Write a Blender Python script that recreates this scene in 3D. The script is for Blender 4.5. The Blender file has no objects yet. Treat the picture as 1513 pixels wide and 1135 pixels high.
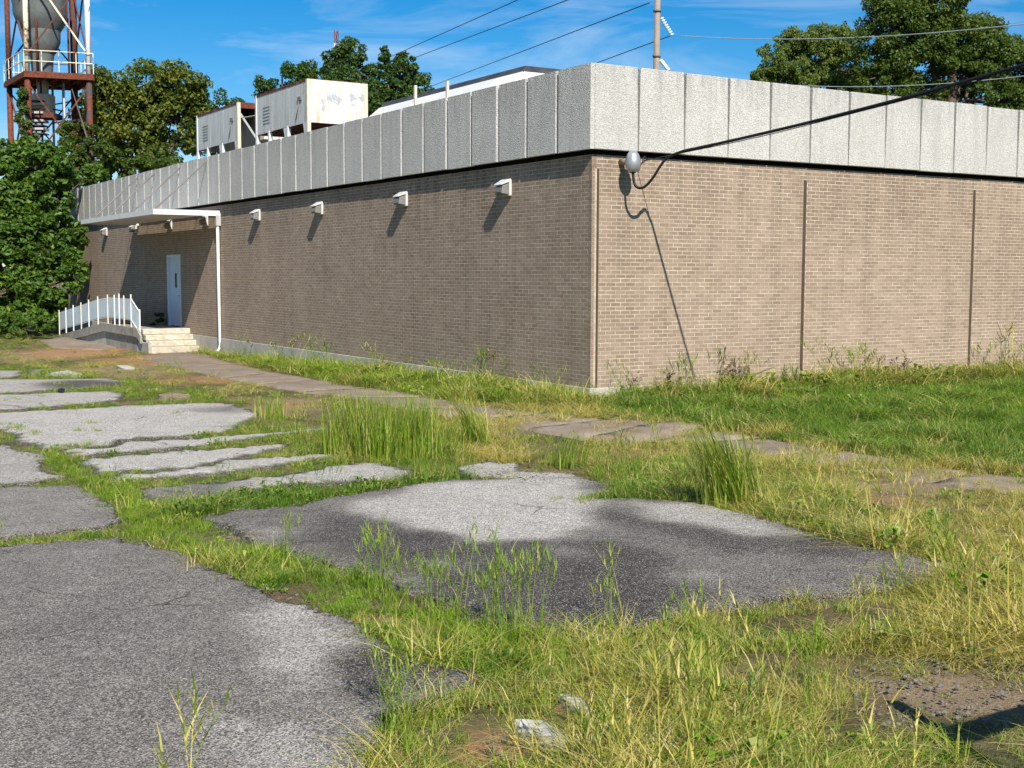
import bpy, bmesh, math, random
import numpy as np
from mathutils import Vector, Matrix, geometry, noise as mnoise

# ------------------------------------------------------------------ camera, sky, sun, exposure
sc = bpy.context.scene
C = sc.collection
F, PITCH, ROLL, CH = 1856.85, math.radians(4.966), math.radians(0.1825), 2.032      # focal length in photo pixels, eye height
FW = np.array([0, math.cos(PITCH), -math.sin(PITCH)]); UP0 = np.array([0, math.sin(PITCH), math.cos(PITCH)]); RT0 = np.array([1., 0, 0])
RT = RT0 * math.cos(ROLL) + UP0 * math.sin(ROLL); UP = -RT0 * math.sin(ROLL) + UP0 * math.cos(ROLL)
cam_d = bpy.data.cameras.new('camera'); cam = bpy.data.objects.new('camera', cam_d); C.objects.link(cam)
cam_d.sensor_width = 36.0; cam_d.lens = 36.0 * F / 1513.0; cam_d.clip_end = 3000
cam.matrix_world = Matrix(((RT[0], UP[0], -FW[0], 0), (RT[1], UP[1], -FW[1], 0), (RT[2], UP[2], -FW[2], CH), (0, 0, 0, 1)))
sc.camera = cam

TH = 0.551806                                     # heading of the building
CX, CY = 1.307, 20.933                            # its near corner
U = np.array([math.cos(TH), math.sin(TH), 0]); V = np.array([-math.sin(TH), math.cos(TH), 0])
SL = np.array([-0.208, -0.726, 0.655])            # towards the sun, in building axes
SUN = U * SL[0] + V * SL[1] + np.array([0, 0, SL[2]]); SUN /= np.linalg.norm(SUN)

w = bpy.data.worlds.new('World'); sc.world = w; w.use_nodes = True
nt = w.node_tree; nt.nodes.clear()
out = nt.nodes.new('ShaderNodeOutputWorld'); bg = nt.nodes.new('ShaderNodeBackground')
sky = nt.nodes.new('ShaderNodeTexSky'); sky.sky_type = 'NISHITA'; sky.sun_disc = False
sky.sun_elevation = math.asin(SUN[2]); sky.sun_rotation = math.atan2(SUN[0], SUN[1]); sky.altitude = 250
sky.air_density = 1.0; sky.dust_density = 0.25; sky.ozone_density = 4.0
hs = nt.nodes.new('ShaderNodeHueSaturation'); hs.inputs['Saturation'].default_value = 1.5; hs.inputs['Value'].default_value = .95
tc = nt.nodes.new('ShaderNodeTexCoord'); mp = nt.nodes.new('ShaderNodeMapping'); mp.inputs['Scale'].default_value = (2.2, 1.0, 11.0)
mp.inputs['Rotation'].default_value = (0, math.radians(14), 0)
nz = nt.nodes.new('ShaderNodeTexNoise'); nz.inputs['Scale'].default_value = 2.1; nz.inputs['Detail'].default_value = 7; nz.inputs['Roughness'].default_value = .62; nz.inputs['Distortion'].default_value = .6
rp = nt.nodes.new('ShaderNodeValToRGB'); rp.color_ramp.elements[0].position = .44; rp.color_ramp.elements[1].position = .92
rp.color_ramp.elements[0].color = (0, 0, 0, 1); rp.color_ramp.elements[1].color = (.6, .6, .6, 1)
mx = nt.nodes.new('ShaderNodeMix'); mx.data_type = 'RGBA'; mx.inputs['B'].default_value = (7.5, 8.2, 9.0, 1)
nt.links.new(tc.outputs['Generated'], mp.inputs['Vector']); nt.links.new(mp.outputs['Vector'], nz.inputs['Vector'])
nt.links.new(nz.outputs['Fac'], rp.inputs['Fac']); nt.links.new(rp.outputs['Color'], mx.inputs['Factor'])
nt.links.new(sky.outputs['Color'], hs.inputs['Color']); nt.links.new(hs.outputs['Color'], mx.inputs['A'])
nt.links.new(mx.outputs['Result'], bg.inputs['Color']); bg.inputs['Strength'].default_value = 0.08
nt.links.new(bg.outputs['Background'], out.inputs['Surface'])

sun_d = bpy.data.lights.new('sun', 'SUN'); sun_d.energy = 5.0; sun_d.angle = math.radians(.53); sun_d.color = (1.0, .94, .84)
sun_o = bpy.data.objects.new('sun', sun_d); C.objects.link(sun_o)
sun_o.rotation_euler = Vector(SUN).to_track_quat('Z', 'Y').to_euler(); sun_o.location = (0, -20, 40)
sc.view_settings.view_transform = 'Standard'; sc.view_settings.look = 'None'; sc.view_settings.exposure = 0.6; sc.view_settings.gamma = 1
sc.render.engine = 'CYCLES'; sc.cycles.max_bounces = 5; sc.cycles.transparent_max_bounces = 5; sc.cycles.use_denoising = True; sc.cycles.use_adaptive_sampling = True; sc.cycles.adaptive_threshold = .02

rng = np.random.default_rng(7); random.seed(7)

# ------------------------------------------------------------------ measuring helpers
def ray(px, py): return FW + RT * ((px - 756.5) / F) - UP * ((py - 567.5) / F)
def at(px, py, Y):                                 # the point on a sight line at distance Y
    d = ray(px, py); return np.array([0, 0, CH]) + d * (Y / d[1])
def proj(P):
    d = P - np.array([0, 0, CH]); z = np.maximum(d @ FW, .01)
    return 756.5 + F * (d @ RT) / z, 567.5 - F * (d @ UP) / z
def loc2w(p): return np.array([CX, CY, 0]) + U * p[0] + V * p[1] + np.array([0, 0, p[2]])
def w2loc(x, y): return (x - CX) * U[0] + (y - CY) * U[1], (x - CX) * V[0] + (y - CY) * V[1]
def on_left(px, py, off=0.0):                      # on the plane local x = -off
    d = ray(px, py); o = np.array([-CX, -CY, 0]); ou, ov = o @ U, o @ V; du, dv = d @ U, d @ V
    k = (-off - ou) / du; return np.array([-off, ov + dv * k, CH + d[2] * k])
def on_right(px, py, off=0.0):                     # on the plane local y = -off
    d = ray(px, py); o = np.array([-CX, -CY, 0]); ou, ov = o @ U, o @ V; du, dv = d @ U, d @ V
    k = (-off - ov) / dv; return np.array([ou + du * k, -off, CH + d[2] * k])
def sstep(a, b, x): t = np.clip((x - a) / (b - a), 0, 1); return t * t * (3 - 2 * t)
def gz(x, y):                                      # height of the ground
    lx, ly = w2loc(np.asarray(x, float), np.asarray(y, float))
    return -.36 * sstep(1, 22, ly) + .22 * sstep(-5, -15, ly)
def ground(px, py):
    d = ray(px, py); z = 0.
    for _ in range(12):
        k = (z - CH) / d[2]; x, y = d[0] * k, d[1] * k; z = float(gz(x, y))
    return np.array([x, y, z])
def inside(px, py, poly):
    px = np.asarray(px); py = np.asarray(py); r = np.zeros(px.shape, bool); n = len(poly)
    for i in range(n):
        x1, y1 = poly[i]; x2, y2 = poly[(i + 1) % n]
        if y1 == y2: continue
        c = ((y1 > py) != (y2 > py)) & (px < (x2 - x1) * (py - y1) / (y2 - y1) + x1); r ^= c
    return r

# ------------------------------------------------------------------ object helpers
def tag(o, label=None, cat=None, group=None, kind=None):
    for k, v in (('label', label), ('category', cat), ('group', group), ('kind', kind)):
        if v: o[k] = v
    return o
def link(name, me, mat, parent=None):
    o = bpy.data.objects.new(name, me); C.objects.link(o)
    if mat and not me.materials: me.materials.append(mat)
    if parent: o.parent = parent
    return o
def empty(name, loc=(0, 0, 0), rz=0):
    o = bpy.data.objects.new(name, None); C.objects.link(o); o.location = loc; o.rotation_euler = (0, 0, rz); o.empty_display_size = .2; return o
def mesh_np(name, verts, faces):                    # faces: (n, k) array of one size
    verts = np.asarray(verts, np.float32); faces = np.asarray(faces, np.int32); n, k = faces.shape
    me = bpy.data.meshes.new(name); me.vertices.add(len(verts)); me.vertices.foreach_set('co', verts.ravel())
    me.loops.add(n * k); me.loops.foreach_set('vertex_index', faces.ravel())
    me.polygons.add(n); me.polygons.foreach_set('loop_start', np.arange(0, n * k, k, dtype=np.int32)); me.polygons.foreach_set('loop_total', np.full(n, k, np.int32))
    me.update(calc_edges=True); me.validate(); me.shade_flat(); return me
class MB:
    def __init__(s): s.v = []; s.f = []; s.sm = []
    def add(s, v, f, smooth=False):
        n = len(s.v); s.v += [tuple(map(float, p)) for p in v]; s.f += [tuple(i + n for i in q) for q in f]; s.sm += [smooth] * len(f); return s
    def box(s, a, b):
        x0, y0, z0 = a; x1, y1, z1 = b
        return s.add([(x0, y0, z0), (x1, y0, z0), (x1, y1, z0), (x0, y1, z0), (x0, y0, z1), (x1, y0, z1), (x1, y1, z1), (x0, y1, z1)],
                     [(0, 3, 2, 1), (4, 5, 6, 7), (0, 1, 5, 4), (1, 2, 6, 5), (2, 3, 7, 6), (3, 0, 4, 7)])
    def hexa(s, p):                                 # 8 corners: 4 below, 4 above
        return s.add(p, [(0, 3, 2, 1), (4, 5, 6, 7), (0, 1, 5, 4), (1, 2, 6, 5), (2, 3, 7, 6), (3, 0, 4, 7)])
    def tube(s, pts, r, n=8, cap=True):
        pts = [Vector(p) for p in pts]; rs = r if hasattr(r, '__len__') else [r] * len(pts); V_ = []; F_ = []
        for i, p in enumerate(pts):
            t = (pts[min(i + 1, len(pts) - 1)] - pts[max(i - 1, 0)]).normalized()
            a = t.cross(Vector((0, 0, 1)) if abs(t.z) < .95 else Vector((1, 0, 0))).normalized(); b = t.cross(a)
            V_ += [p + (a * math.cos(2 * math.pi * k / n) + b * math.sin(2 * math.pi * k / n)) * rs[i] for k in range(n)]
        for i in range(len(pts) - 1):
            for k in range(n): F_.append((i * n + k, i * n + (k + 1) % n, (i + 1) * n + (k + 1) % n, (i + 1) * n + k))
        s.add(V_, F_, True)
        if cap:
            m = len(s.v) - len(V_); s.f += [tuple(m + k for k in range(n)), tuple(m + (len(pts) - 1) * n + k for k in reversed(range(n)))]; s.sm += [False] * 2
        return s
    def bar(s, a, b, wx, wz=None):                  # square bar between two points
        wz = wz or wx; a, b = Vector(a), Vector(b); t = (b - a).normalized()
        u = t.cross(Vector((0, 0, 1)) if abs(t.z) < .95 else Vector((1, 0, 0))).normalized(); v = u.cross(t)
        q = [(-1, -1), (1, -1), (1, 1), (-1, 1)]
        return s.hexa([a + u * i * wx / 2 + v * j * wz / 2 for i, j in q] + [b + u * i * wx / 2 + v * j * wz / 2 for i, j in q])
    def lathe(s, c, prof, n=24, axis='Z'):
        V_ = []; F_ = []
        for r, h in prof:
            for k in range(n):
                a = 2 * math.pi * k / n; x, y = r * math.cos(a), r * math.sin(a)
                V_.append((c[0] + x, c[1] + y, c[2] + h) if axis == 'Z' else (c[0] + x, c[1] + h, c[2] + y))
        for i in range(len(prof) - 1):
            for k in range(n): F_.append((i * n + k, i * n + (k + 1) % n, (i + 1) * n + (k + 1) % n, (i + 1) * n + k))
        return s.add(V_, F_, True)
    def build(s, name, mat, parent=None, bevel=0):
        me = bpy.data.meshes.new(name); me.from_pydata(s.v, [], s.f); me.polygons.foreach_set('use_smooth', s.sm)
        bm = bmesh.new(); bm.from_mesh(me); bmesh.ops.recalc_face_normals(bm, faces=bm.faces); bm.to_mesh(me); bm.free()
        o = link(name, me, mat, parent)
        if bevel:
            m = o.modifiers.new('bevel', 'BEVEL'); m.width = bevel; m.segments = 1; m.limit_method = 'ANGLE'
        return o
def copy_tree(o, parent=None):
    c = o.copy(); C.objects.link(c)
    if parent: c.parent = parent
    for ch in [k for k in bpy.data.objects if k.parent == o]: copy_tree(ch, c)
    return c

# ------------------------------------------------------------------ materials
class NT:
    def __init__(s, name):
        s.m = bpy.data.materials.new(name); s.m.use_nodes = True; s.t = s.m.node_tree; s.t.nodes.clear()
        s.out = s.n('OutputMaterial'); s.p = s.n('BsdfPrincipled'); s.l(s.p.outputs[0], s.out.inputs['Surface']); s._pos = None
    def n(s, k, **kw):
        x = s.t.nodes.new('ShaderNode' + k)
        for a, b in kw.items(): setattr(x, a, b)
        return x
    def l(s, a, b): s.t.links.new(a, b)
    def pos(s):
        if s._pos is None: s._pos = s.n('NewGeometry').outputs['Position']
        return s._pos
    def obj(s): return s.n('TexCoord').outputs['Object']
    def mapping(s, vec, scale=(1, 1, 1), loc=(0, 0, 0), rot=(0, 0, 0)):
        m = s.n('Mapping'); s.l(vec, m.inputs['Vector']); m.inputs['Scale'].default_value = scale; m.inputs['Location'].default_value = loc; m.inputs['Rotation'].default_value = rot; return m.outputs[0]
    def noise(s, vec, scale, detail=5, rough=.55, dist=0):
        x = s.n('TexNoise'); s.l(vec, x.inputs['Vector']); x.inputs['Scale'].default_value = scale; x.inputs['Detail'].default_value = detail; x.inputs['Roughness'].default_value = rough; x.inputs['Distortion'].default_value = dist; return x.outputs['Fac']
    def voro(s, vec, scale, out='Color'):
        x = s.n('TexVoronoi'); s.l(vec, x.inputs['Vector']); x.inputs['Scale'].default_value = scale; return x.outputs[out]
    def ramp(s, fac, stops):
        x = s.n('ValToRGB'); s.l(fac, x.inputs['Fac']); e = x.color_ramp.elements
        while len(e) < len(stops): e.new(.5)
        for q, (p, c) in zip(e, stops):
            q.position = p; q.color = (c, c, c, 1) if not hasattr(c, '__len__') else (*c, 1)
        return x.outputs['Color']
    def mix(s, f, a, b, mode='MIX'):
        x = s.n('Mix', data_type='RGBA', blend_type=mode)
        for v, i in ((f, x.inputs['Factor']), (a, x.inputs['A']), (b, x.inputs['B'])):
            if hasattr(v, 'is_output'): s.l(v, i)
            elif hasattr(v, '__len__'): i.default_value = (*v, 1)
            else: i.default_value = v if i.type == 'VALUE' else (v, v, v, 1)
        return x.outputs['Result']
    def math(s, op, a, b=0.0, clamp=False):
        x = s.n('Math', operation=op, use_clamp=clamp)
        for v, i in ((a, x.inputs[0]), (b, x.inputs[1])):
            if hasattr(v, 'is_output'): s.l(v, i)
            else: i.default_value = v
        return x.outputs[0]
    def bump(s, h, strength=.3, dist=.01):
        b = s.n('Bump'); s.l(h, b.inputs['Height']); b.inputs['Strength'].default_value = strength; b.inputs['Distance'].default_value = dist; s.l(b.outputs[0], s.p.inputs['Normal']); return s
    def col(s, c, rough=.8, spec=.3, metal=0):
        if hasattr(c, 'is_output'): s.l(c, s.p.inputs['Base Color'])
        else: s.p.inputs['Base Color'].default_value = (*c, 1)
        s.p.inputs['Roughness'].default_value = rough; s.p.inputs['Specular IOR Level'].default_value = spec; s.p.inputs['Metallic'].default_value = metal; return s
    def blob(s, vec, c, rx, ry, rot=0, soft=.5):    # 1 inside an ellipse, 0 outside
        m = s.mapping(s.mapping(vec, loc=(-c[0], -c[1], 0)), scale=(1 / rx, 1 / ry, 0), rot=(0, 0, -rot))
        m2 = s.n('Mapping'); x = s.n('VectorMath', operation='LENGTH')
        # rotate first, then scale
        s.t.nodes.remove(m2); s.l(m, x.inputs[0])
        r = s.n('MapRange', interpolation_type='SMOOTHSTEP'); s.l(x.outputs['Value'], r.inputs[0])
        r.inputs[1].default_value = 1 + soft; r.inputs[2].default_value = max(1 - soft, 0); return r.outputs[0]

def worn(name, base, dirt, scale=6, amount=.5, rough=.7, bump=.2, metal=0, streak=False):
    t = NT(name); v = t.obj()
    n1 = t.noise(t.mapping(v, scale=(1, 1, .25)) if streak else v, scale, 8, .65)
    c = t.mix(t.ramp(n1, [(.35, 0), (.75, amount)]), base, dirt); n2 = t.noise(v, scale * 12, 3)
    c = t.mix(.35, c, t.ramp(n2, [(.2, .35), (.8, .75)]), 'SOFT_LIGHT')
    return t.col(c, rough, .3, metal).bump(n2, bump, .005).m

def brick_mat():
    t = NT('brick'); g = t.n('NewGeometry'); oi = t.n('ObjectInfo'); v = t.pos()
    r = t.math('FRACT', t.math('ADD', g.outputs['Random Per Island'], t.math('MULTIPLY', oi.outputs['Random'], 7.31)))
    c = t.ramp(r, [(0, (.23, .172, .128)), (.25, (.255, .193, .145)), (.6, (.28, .213, .162)), (.85, (.30, .23, .175)), (1, (.246, .187, .146))])
    big = t.noise(v, .55, 6, .65); c = t.mix(.55, c, t.ramp(big, [(.3, .3), (.72, .68)]), 'SOFT_LIGHT')
    streaks = t.noise(t.mapping(v, scale=(2.2, 2.2, .18)), 1.4, 5, .6); c = t.mix(t.ramp(streaks, [(.5, 0), (.75, .5)]), c, (.13, .1, .075))
    sp = t.n('SeparateXYZ'); t.l(v, sp.inputs[0]); hi = t.math('MULTIPLY', t.ramp(t.math('MULTIPLY', sp.outputs['Z'], .25), [(.6, 0), (1, 1)]), t.ramp(t.noise(t.mapping(v, scale=(3, 3, .25)), 1.8, 5, .65), [(.45, 0), (.65, .6)])); c = t.mix(hi, c, (.11, .09, .07))
    lo_ = t.math('MULTIPLY', t.ramp(sp.outputs['Z'], [(.15, 1), (.75, 0)]), t.ramp(t.noise(v, 1.7, 5, .7), [(.4, 0), (.65, .55)])); c = t.mix(lo_, c, (.34, .27, .19))
    eff = t.noise(t.mapping(v, scale=(1, 1, 2.2)), 1.1, 7, .7); c = t.mix(t.ramp(eff, [(.64, 0), (.8, .35)]), c, (.48, .43, .36))
    fine = t.noise(v, 90, 3, .7); c = t.mix(.5, c, t.ramp(fine, [(.25, .32), (.75, .7)]), 'SOFT_LIGHT')
    return t.col(c, .92, .15).bump(fine, .2, .002).m
def mortar_mat():
    t = NT('mortar'); v = t.pos(); n = t.noise(t.mapping(v, scale=(1, 1, 2.5)), 2.6, 8, .75); c = t.ramp(n, [(.32, (.29, .228, .168)), (.5, (.41, .337, .256)), (.66, (.57, .486, .38))])
    return t.col(c, .95, .1).bump(t.noise(v, 120, 2), .4, .002).m
def panel_mat():
    t = NT('aggregate_panel'); v = t.pos(); oi = t.n('ObjectInfo')
    ag = t.voro(v, 62, 'Distance'); agc = t.n('SeparateColor'); t.l(t.voro(v, 62), agc.inputs[0])
    c = t.ramp(agc.outputs[0], [(0, (.33, .325, .305)), (.3, (.43, .42, .395)), (.7, (.51, .50, .47)), (1, (.60, .585, .55))])
    n = t.noise(t.mapping(v, scale=(1.6, 1.6, .16)), 2.4, 7, .65); c = t.mix(t.ramp(n, [(.5, 0), (.78, .55)]), c, (.30, .295, .28))
    sp = t.n('SeparateXYZ'); t.l(v, sp.inputs[0]); tp_ = t.math('MULTIPLY', t.ramp(t.math('MULTIPLY', t.math('SUBTRACT', sp.outputs['Z'], 4.5), 1.0), [(.3, 0), (.97, 1)]), t.ramp(t.noise(t.mapping(v, scale=(5, 5, .3)), 2.2, 5, .65), [(.45, 0), (.62, .5)])); c = t.mix(tp_, c, (.24, .235, .22))
    b = t.noise(v, 1.3, 5); c = t.mix(.4, c, t.ramp(b, [(.3, .34), (.7, .62)]), 'SOFT_LIGHT')
    c = t.mix(t.math('MULTIPLY', oi.outputs['Random'], .26), c, (.37, .365, .345))
    return t.col(c, .85, .25).bump(ag, .75, .012).m
def asphalt_mat():
    t = NT('asphalt'); v = t.pos(); at_ = t.n('Attribute', attribute_name='wear'); tone = at_.outputs['Fac']
    n1 = t.noise(v, 1.4, 8, .72); n2 = t.noise(v, 7, 6, .75)
    k = t.math('ADD', tone, t.math('ADD', t.math('MULTIPLY', t.math('SUBTRACT', n1, .5), .55), t.math('MULTIPLY', t.math('SUBTRACT', n2, .5), .42)))
    c = t.ramp(k, [(.0, (.048, .041, .036)), (.25, (.085, .075, .067)), (.5, (.18, .163, .145)), (.75, (.31, .288, .26)), (1, (.45, .425, .385))])
    s1 = t.n('SeparateColor'); t.l(t.voro(v, 120), s1.inputs[0]); ag = s1.outputs[0]
    c = t.mix(.85, c, t.ramp(ag, [(0, .08), (.4, .36), (.75, .6), (1, 1.0)]), 'OVERLAY')
    s2 = t.n('SeparateColor'); t.l(t.voro(v, 170), s2.inputs[0])
    c = t.mix(t.ramp(s2.outputs[1], [(.84, 0), (.9, .6)]), c, (.5, .47, .43)); c = t.mix(t.ramp(s2.outputs[2], [(.82, 0), (.9, .7)]), c, (.022, .021, .02))
    # fine cracks
    wv = t.n('TexNoise'); t.l(v, wv.inputs['Vector']); wv.inputs['Scale'].default_value = 2.2; wv.inputs['Detail'].default_value = 5
    ad = t.n('VectorMath', operation='MULTIPLY_ADD'); t.l(wv.outputs['Color'], ad.inputs[0]); ad.inputs[1].default_value = (.5, .5, .5); t.l(v, ad.inputs[2])
    vo = t.n('TexVoronoi', feature='DISTANCE_TO_EDGE'); t.l(t.mapping(ad.outputs[0], scale=(1, 1, 0)), vo.inputs['Vector']); vo.inputs['Scale'].default_value = .62
    msk = t.ramp(t.noise(v, .9, 2), [(.53, 0), (.6, 1)]); ck = t.math('MULTIPLY', t.ramp(vo.outputs['Distance'], [(.0, 1), (.004, .8), (.008, 0)]), msk)
    c = t.mix(t.math('MULTIPLY', ck, .6), c, (.03, .026, .02))
    return t.col(c, .9, .22).bump(t.math('SUBTRACT', t.math('ADD', t.voro(v, 120, 'Distance'), t.math('MULTIPLY', n2, 1.2)), t.math('MULTIPLY', ck, 2.5)), .7, .007).m
def soil_mat(dirts, greens, browns):
    t = NT('soil'); v = t.pos()
    n = t.noise(v, 1.2, 8, .68); f = t.noise(v, 22, 6, .7)
    c = t.ramp(n, [(.3, (.09, .065, .035)), (.45, (.14, .105, .055)), (.6, (.2, .155, .085)), (.75, (.12, .1, .05))])
    c = t.mix(.7, c, t.ramp(f, [(.25, .25), (.75, .75)]), 'OVERLAY')
    far = t.n('VectorMath', operation='LENGTH'); t.l(v, far.inputs[0])
    gr = t.noise(v, .9, 6, .7); c = t.mix(t.ramp(gr, [(.42, 0), (.62, .75)]), c, (.045, .062, .016))
    for b in greens: c = t.mix(t.math('MULTIPLY', t.blob(v, *b), .8), c, (.06, .1, .025))
    for b in browns: c = t.mix(t.math('MULTIPLY', t.blob(v, *b), .8), c, t.mix(f, (.17, .115, .075), (.36, .27, .18)))
    edge = t.noise(v, 5, 6, .75)
    wn = t.n('TexNoise'); t.l(v, wn.inputs['Vector']); wn.inputs['Scale'].default_value = 1.3; wn.inputs['Detail'].default_value = 5
    wa = t.n('VectorMath', operation='MULTIPLY_ADD'); t.l(wn.outputs['Color'], wa.inputs[0]); wa.inputs[1].default_value = (1.5, 1.5, 0); t.l(v, wa.inputs[2])
    wb = t.n('VectorMath', operation='SUBTRACT'); t.l(wa.outputs[0], wb.inputs[0]); wb.inputs[1].default_value = (.75, .75, 0); wv = wb.outputs[0]
    for b in dirts: c = t.mix(t.math('MULTIPLY', t.math('MULTIPLY', t.blob(wv, *b), t.ramp(edge, [(.35, .2), (.55, 1)])), .9), c, t.mix(f, (.24, .115, .055), (.46, .26, .14)))
    return t.col(c, .95, .1).bump(t.math('ADD', f, t.noise(v, 70, 4)), .8, .02).m
def concrete_mat(name, a, b, scale=1.4, dirt=(.2, .15, .1), damt=.6):
    t = NT(name); v = t.pos(); n = t.noise(v, scale, 8, .68); f = t.noise(v, 45, 5, .7)
    c = t.ramp(n, [(.3, a), (.7, b)]); c = t.mix(t.ramp(t.noise(v, scale * 2.3, 7, .7), [(.48, 0), (.72, damt)]), c, dirt)
    c = t.mix(.6, c, t.ramp(f, [(.25, .3), (.75, .7)]), 'SOFT_LIGHT')
    return t.col(c, .92, .2).bump(f, .5, .006).m
def leaf_mat(name, stops, trans=.35, rough=.5):
    t = NT(name); g = t.n('NewGeometry'); v = t.pos()
    k = t.math('ADD', t.math('MULTIPLY', g.outputs['Random Per Island'], .55), t.math('MULTIPLY', t.noise(v, .45, 3), .55))
    c = t.ramp(k, stops); t.col(c, rough, .35)
    tr = t.n('BsdfTranslucent'); t.l(t.mix(.5, c, (.30, .36, .03)), tr.inputs['Color']); ms = t.n('MixShader'); ms.inputs[0].default_value = trans
    t.l(t.p.outputs[0], ms.inputs[1]); t.l(tr.outputs[0], ms.inputs[2]); t.l(ms.outputs[0], t.out.inputs['Surface']); return t.m
def grass_mat():
    t = NT('grass_blade'); a = t.n('Attribute', attribute_type='INSTANCER', attribute_name='dry'); b = t.n('Attribute', attribute_type='INSTANCER', attribute_name='tone')
    g = t.n('NewGeometry'); r = g.outputs['Random Per Island']
    gre = t.ramp(b.outputs['Fac'], [(0, (.03, .10, .008)), (.5, (.09, .215, .01)), (1, (.22, .345, .015))])
    dry = t.ramp(r, [(0, (.28, .22, .04)), (.45, (.46, .40, .07)), (.8, (.56, .47, .13)), (1, (.64, .53, .26))])
    f = t.math('ADD', a.outputs['Fac'], t.math('MULTIPLY', t.math('SUBTRACT', r, .5), .75))
    c = t.mix(t.ramp(f, [(.3, 0), (.85, 1)]), t.mix(t.math('MULTIPLY', r, .35), gre, (.22, .28, .03)), dry)
    t.col(c, .55, .3); tr = t.n('BsdfTranslucent'); t.l(c, tr.inputs['Color']); ms = t.n('MixShader'); ms.inputs[0].default_value = .35
    t.l(t.p.outputs[0], ms.inputs[1]); t.l(tr.outputs[0], ms.inputs[2]); t.l(ms.outputs[0], t.out.inputs['Surface']); return t.m
def blade_mat(name, stops):
    t = NT(name); r = t.n('NewGeometry').outputs['Random Per Island']; c = t.ramp(r, stops); t.col(c, .55, .3)
    tr = t.n('BsdfTranslucent'); t.l(c, tr.inputs['Color']); ms = t.n('MixShader'); ms.inputs[0].default_value = .35
    t.l(t.p.outputs[0], ms.inputs[1]); t.l(tr.outputs[0], ms.inputs[2]); t.l(ms.outputs[0], t.out.inputs['Surface']); return t.m
def paint_peel(name, base, under, rust, lo=.62):
    t = NT(name); v = t.obj(); n = t.noise(v, 1.6, 8, .7, .4); c = t.mix(t.ramp(n, [(lo, 0), (lo + .02, 1)]), base, under)
    st = t.noise(t.mapping(v, scale=(3, 3, .25)), 2.4, 7, .7); c = t.mix(t.ramp(st, [(.5, 0), (.68, .75)]), c, rust); st2 = t.noise(t.mapping(v, scale=(6, 6, .35)), 2, 6, .7, .3); c = t.mix(t.ramp(st2, [(.54, 0), (.7, .6)]), c, (.2, .2, .19))
    c = t.mix(.4, c, t.ramp(t.noise(v, 14, 5), [(.3, .35), (.7, .65)]), 'SOFT_LIGHT'); return t.col(c, .6, .35).m
def rusty(name, paint, amt):
    t = NT(name); v = t.obj(); n = t.noise(v, 2.2, 8, .7); r = t.ramp(t.noise(v, 9, 6, .7), [(.3, (.06, .02, .012)), (.55, (.15, .042, .022)), (.75, (.27, .10, .05))])
    return t.col(t.mix(t.ramp(n, [(amt - .06, 0), (amt + .06, 1)]), r, paint), .8, .25).m
M = {}
M['brick'] = brick_mat(); M['mortar'] = mortar_mat(); M['panel'] = panel_mat()
M['dark'] = NT('black_gap').col((.012, .012, .013), .9, .1).m
M['foundation'] = concrete_mat('foundation_concrete', (.36, .34, .29), (.5, .47, .41), 1.1, (.2, .17, .12), .5)
M['walk'] = concrete_mat('walk_concrete', (.17, .135, .105), (.29, .24, .19), .9, (.2, .12, .075), .8)
M['pad'] = concrete_mat('pad_concrete', (.30, .235, .165), (.42, .34, .25), 1.6, (.2, .14, .08), .6)
M['step'] = concrete_mat('painted_step', (.44, .40, .32), (.56, .52, .43), 2.5, (.24, .19, .13), .7)
M['ramp'] = concrete_mat('ramp_concrete', (.24, .225, .19), (.38, .36, .31), 1.2, (.1, .09, .075), .7)
M['chunk'] = concrete_mat('white_concrete', (.38, .365, .33), (.56, .55, .5), 9, (.2, .15, .1), .85)
M['white'] = worn('white_paint', (.66, .67, .66), (.5, .47, .42), 5, .4)
M['cream'] = worn('cream_paint', (.62, .58, .46), (.42, .3, .18), 5, .5)
M['canopy'] = worn('canopy_metal', (.66, .67, .67), (.45, .43, .4), 3, .4, .45)
M['rail_panel'] = worn('pale_blue_panel', (.60, .71, .76), (.36, .38, .38), 6, .7, .6, streak=True)
M['door'] = worn('pale_blue_door', (.60, .70, .80), (.4, .45, .5), 4, .35, .5)
M['glass'] = NT('dark_glass').col((.015, .018, .022), .08, .5).m
M['ac'] = paint_peel('ac_white_paint', (.55, .565, .55), (.42, .47, .5), (.40, .30, .2), .66)
M['ac_cream'] = paint_peel('ac_cream_paint', (.66, .64, .58), (.36, .41, .44), (.42, .27, .14), .575)
M['rustdark'] = rusty('rusty_edge', (.2, .17, .14), .62)
M['membrane'] = worn('roof_membrane', (.028, .03, .036), (.1, .1, .11), 3, .6, .6)
M['lampbody'] = worn('lamp_aluminium', (.4, .4, .39), (.35, .34, .32), 8, .5, .4)
M['lampwhite'] = worn('lamp_white_enamel', (.55, .56, .56), (.3, .28, .25), 9, .6)
M['lampdark'] = worn('lamp_dark_metal', (.2, .195, .185), (.1, .09, .08), 9, .6, .5)
M['lampglass'] = NT('lamp_lens').col((.16, .155, .14), .25, .5).m
M['cable'] = NT('cable_rubber').col((.012, .012, .012), .55, .3).m
M['wire'] = NT('overhead_wire').col((.03, .035, .045), .6, .3).m
M['wirepale'] = NT('aluminium_wire').col((.45, .47, .48), .5, .4, .3).m
M['head'] = worn('weathered_zinc', (.42, .44, .47), (.3, .3, .31), 9, .5, .38, metal=.6)
M['pole'] = worn('weathered_pole', (.30, .24, .19), (.18, .14, .1), 4, .7)
M['porcelain'] = NT('insulator_glass').col((.62, .72, .76), .2, .6).m
M['rod'] = worn('hanger_steel', (.2, .19, .18), (.12, .08, .06), 6, .5, .5)
M['rust'] = rusty('rusted_steel', (.2, .06, .035), .68)
M['rust2'] = rusty('dark_rusted_steel', (.07, .05, .05), .5)
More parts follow.
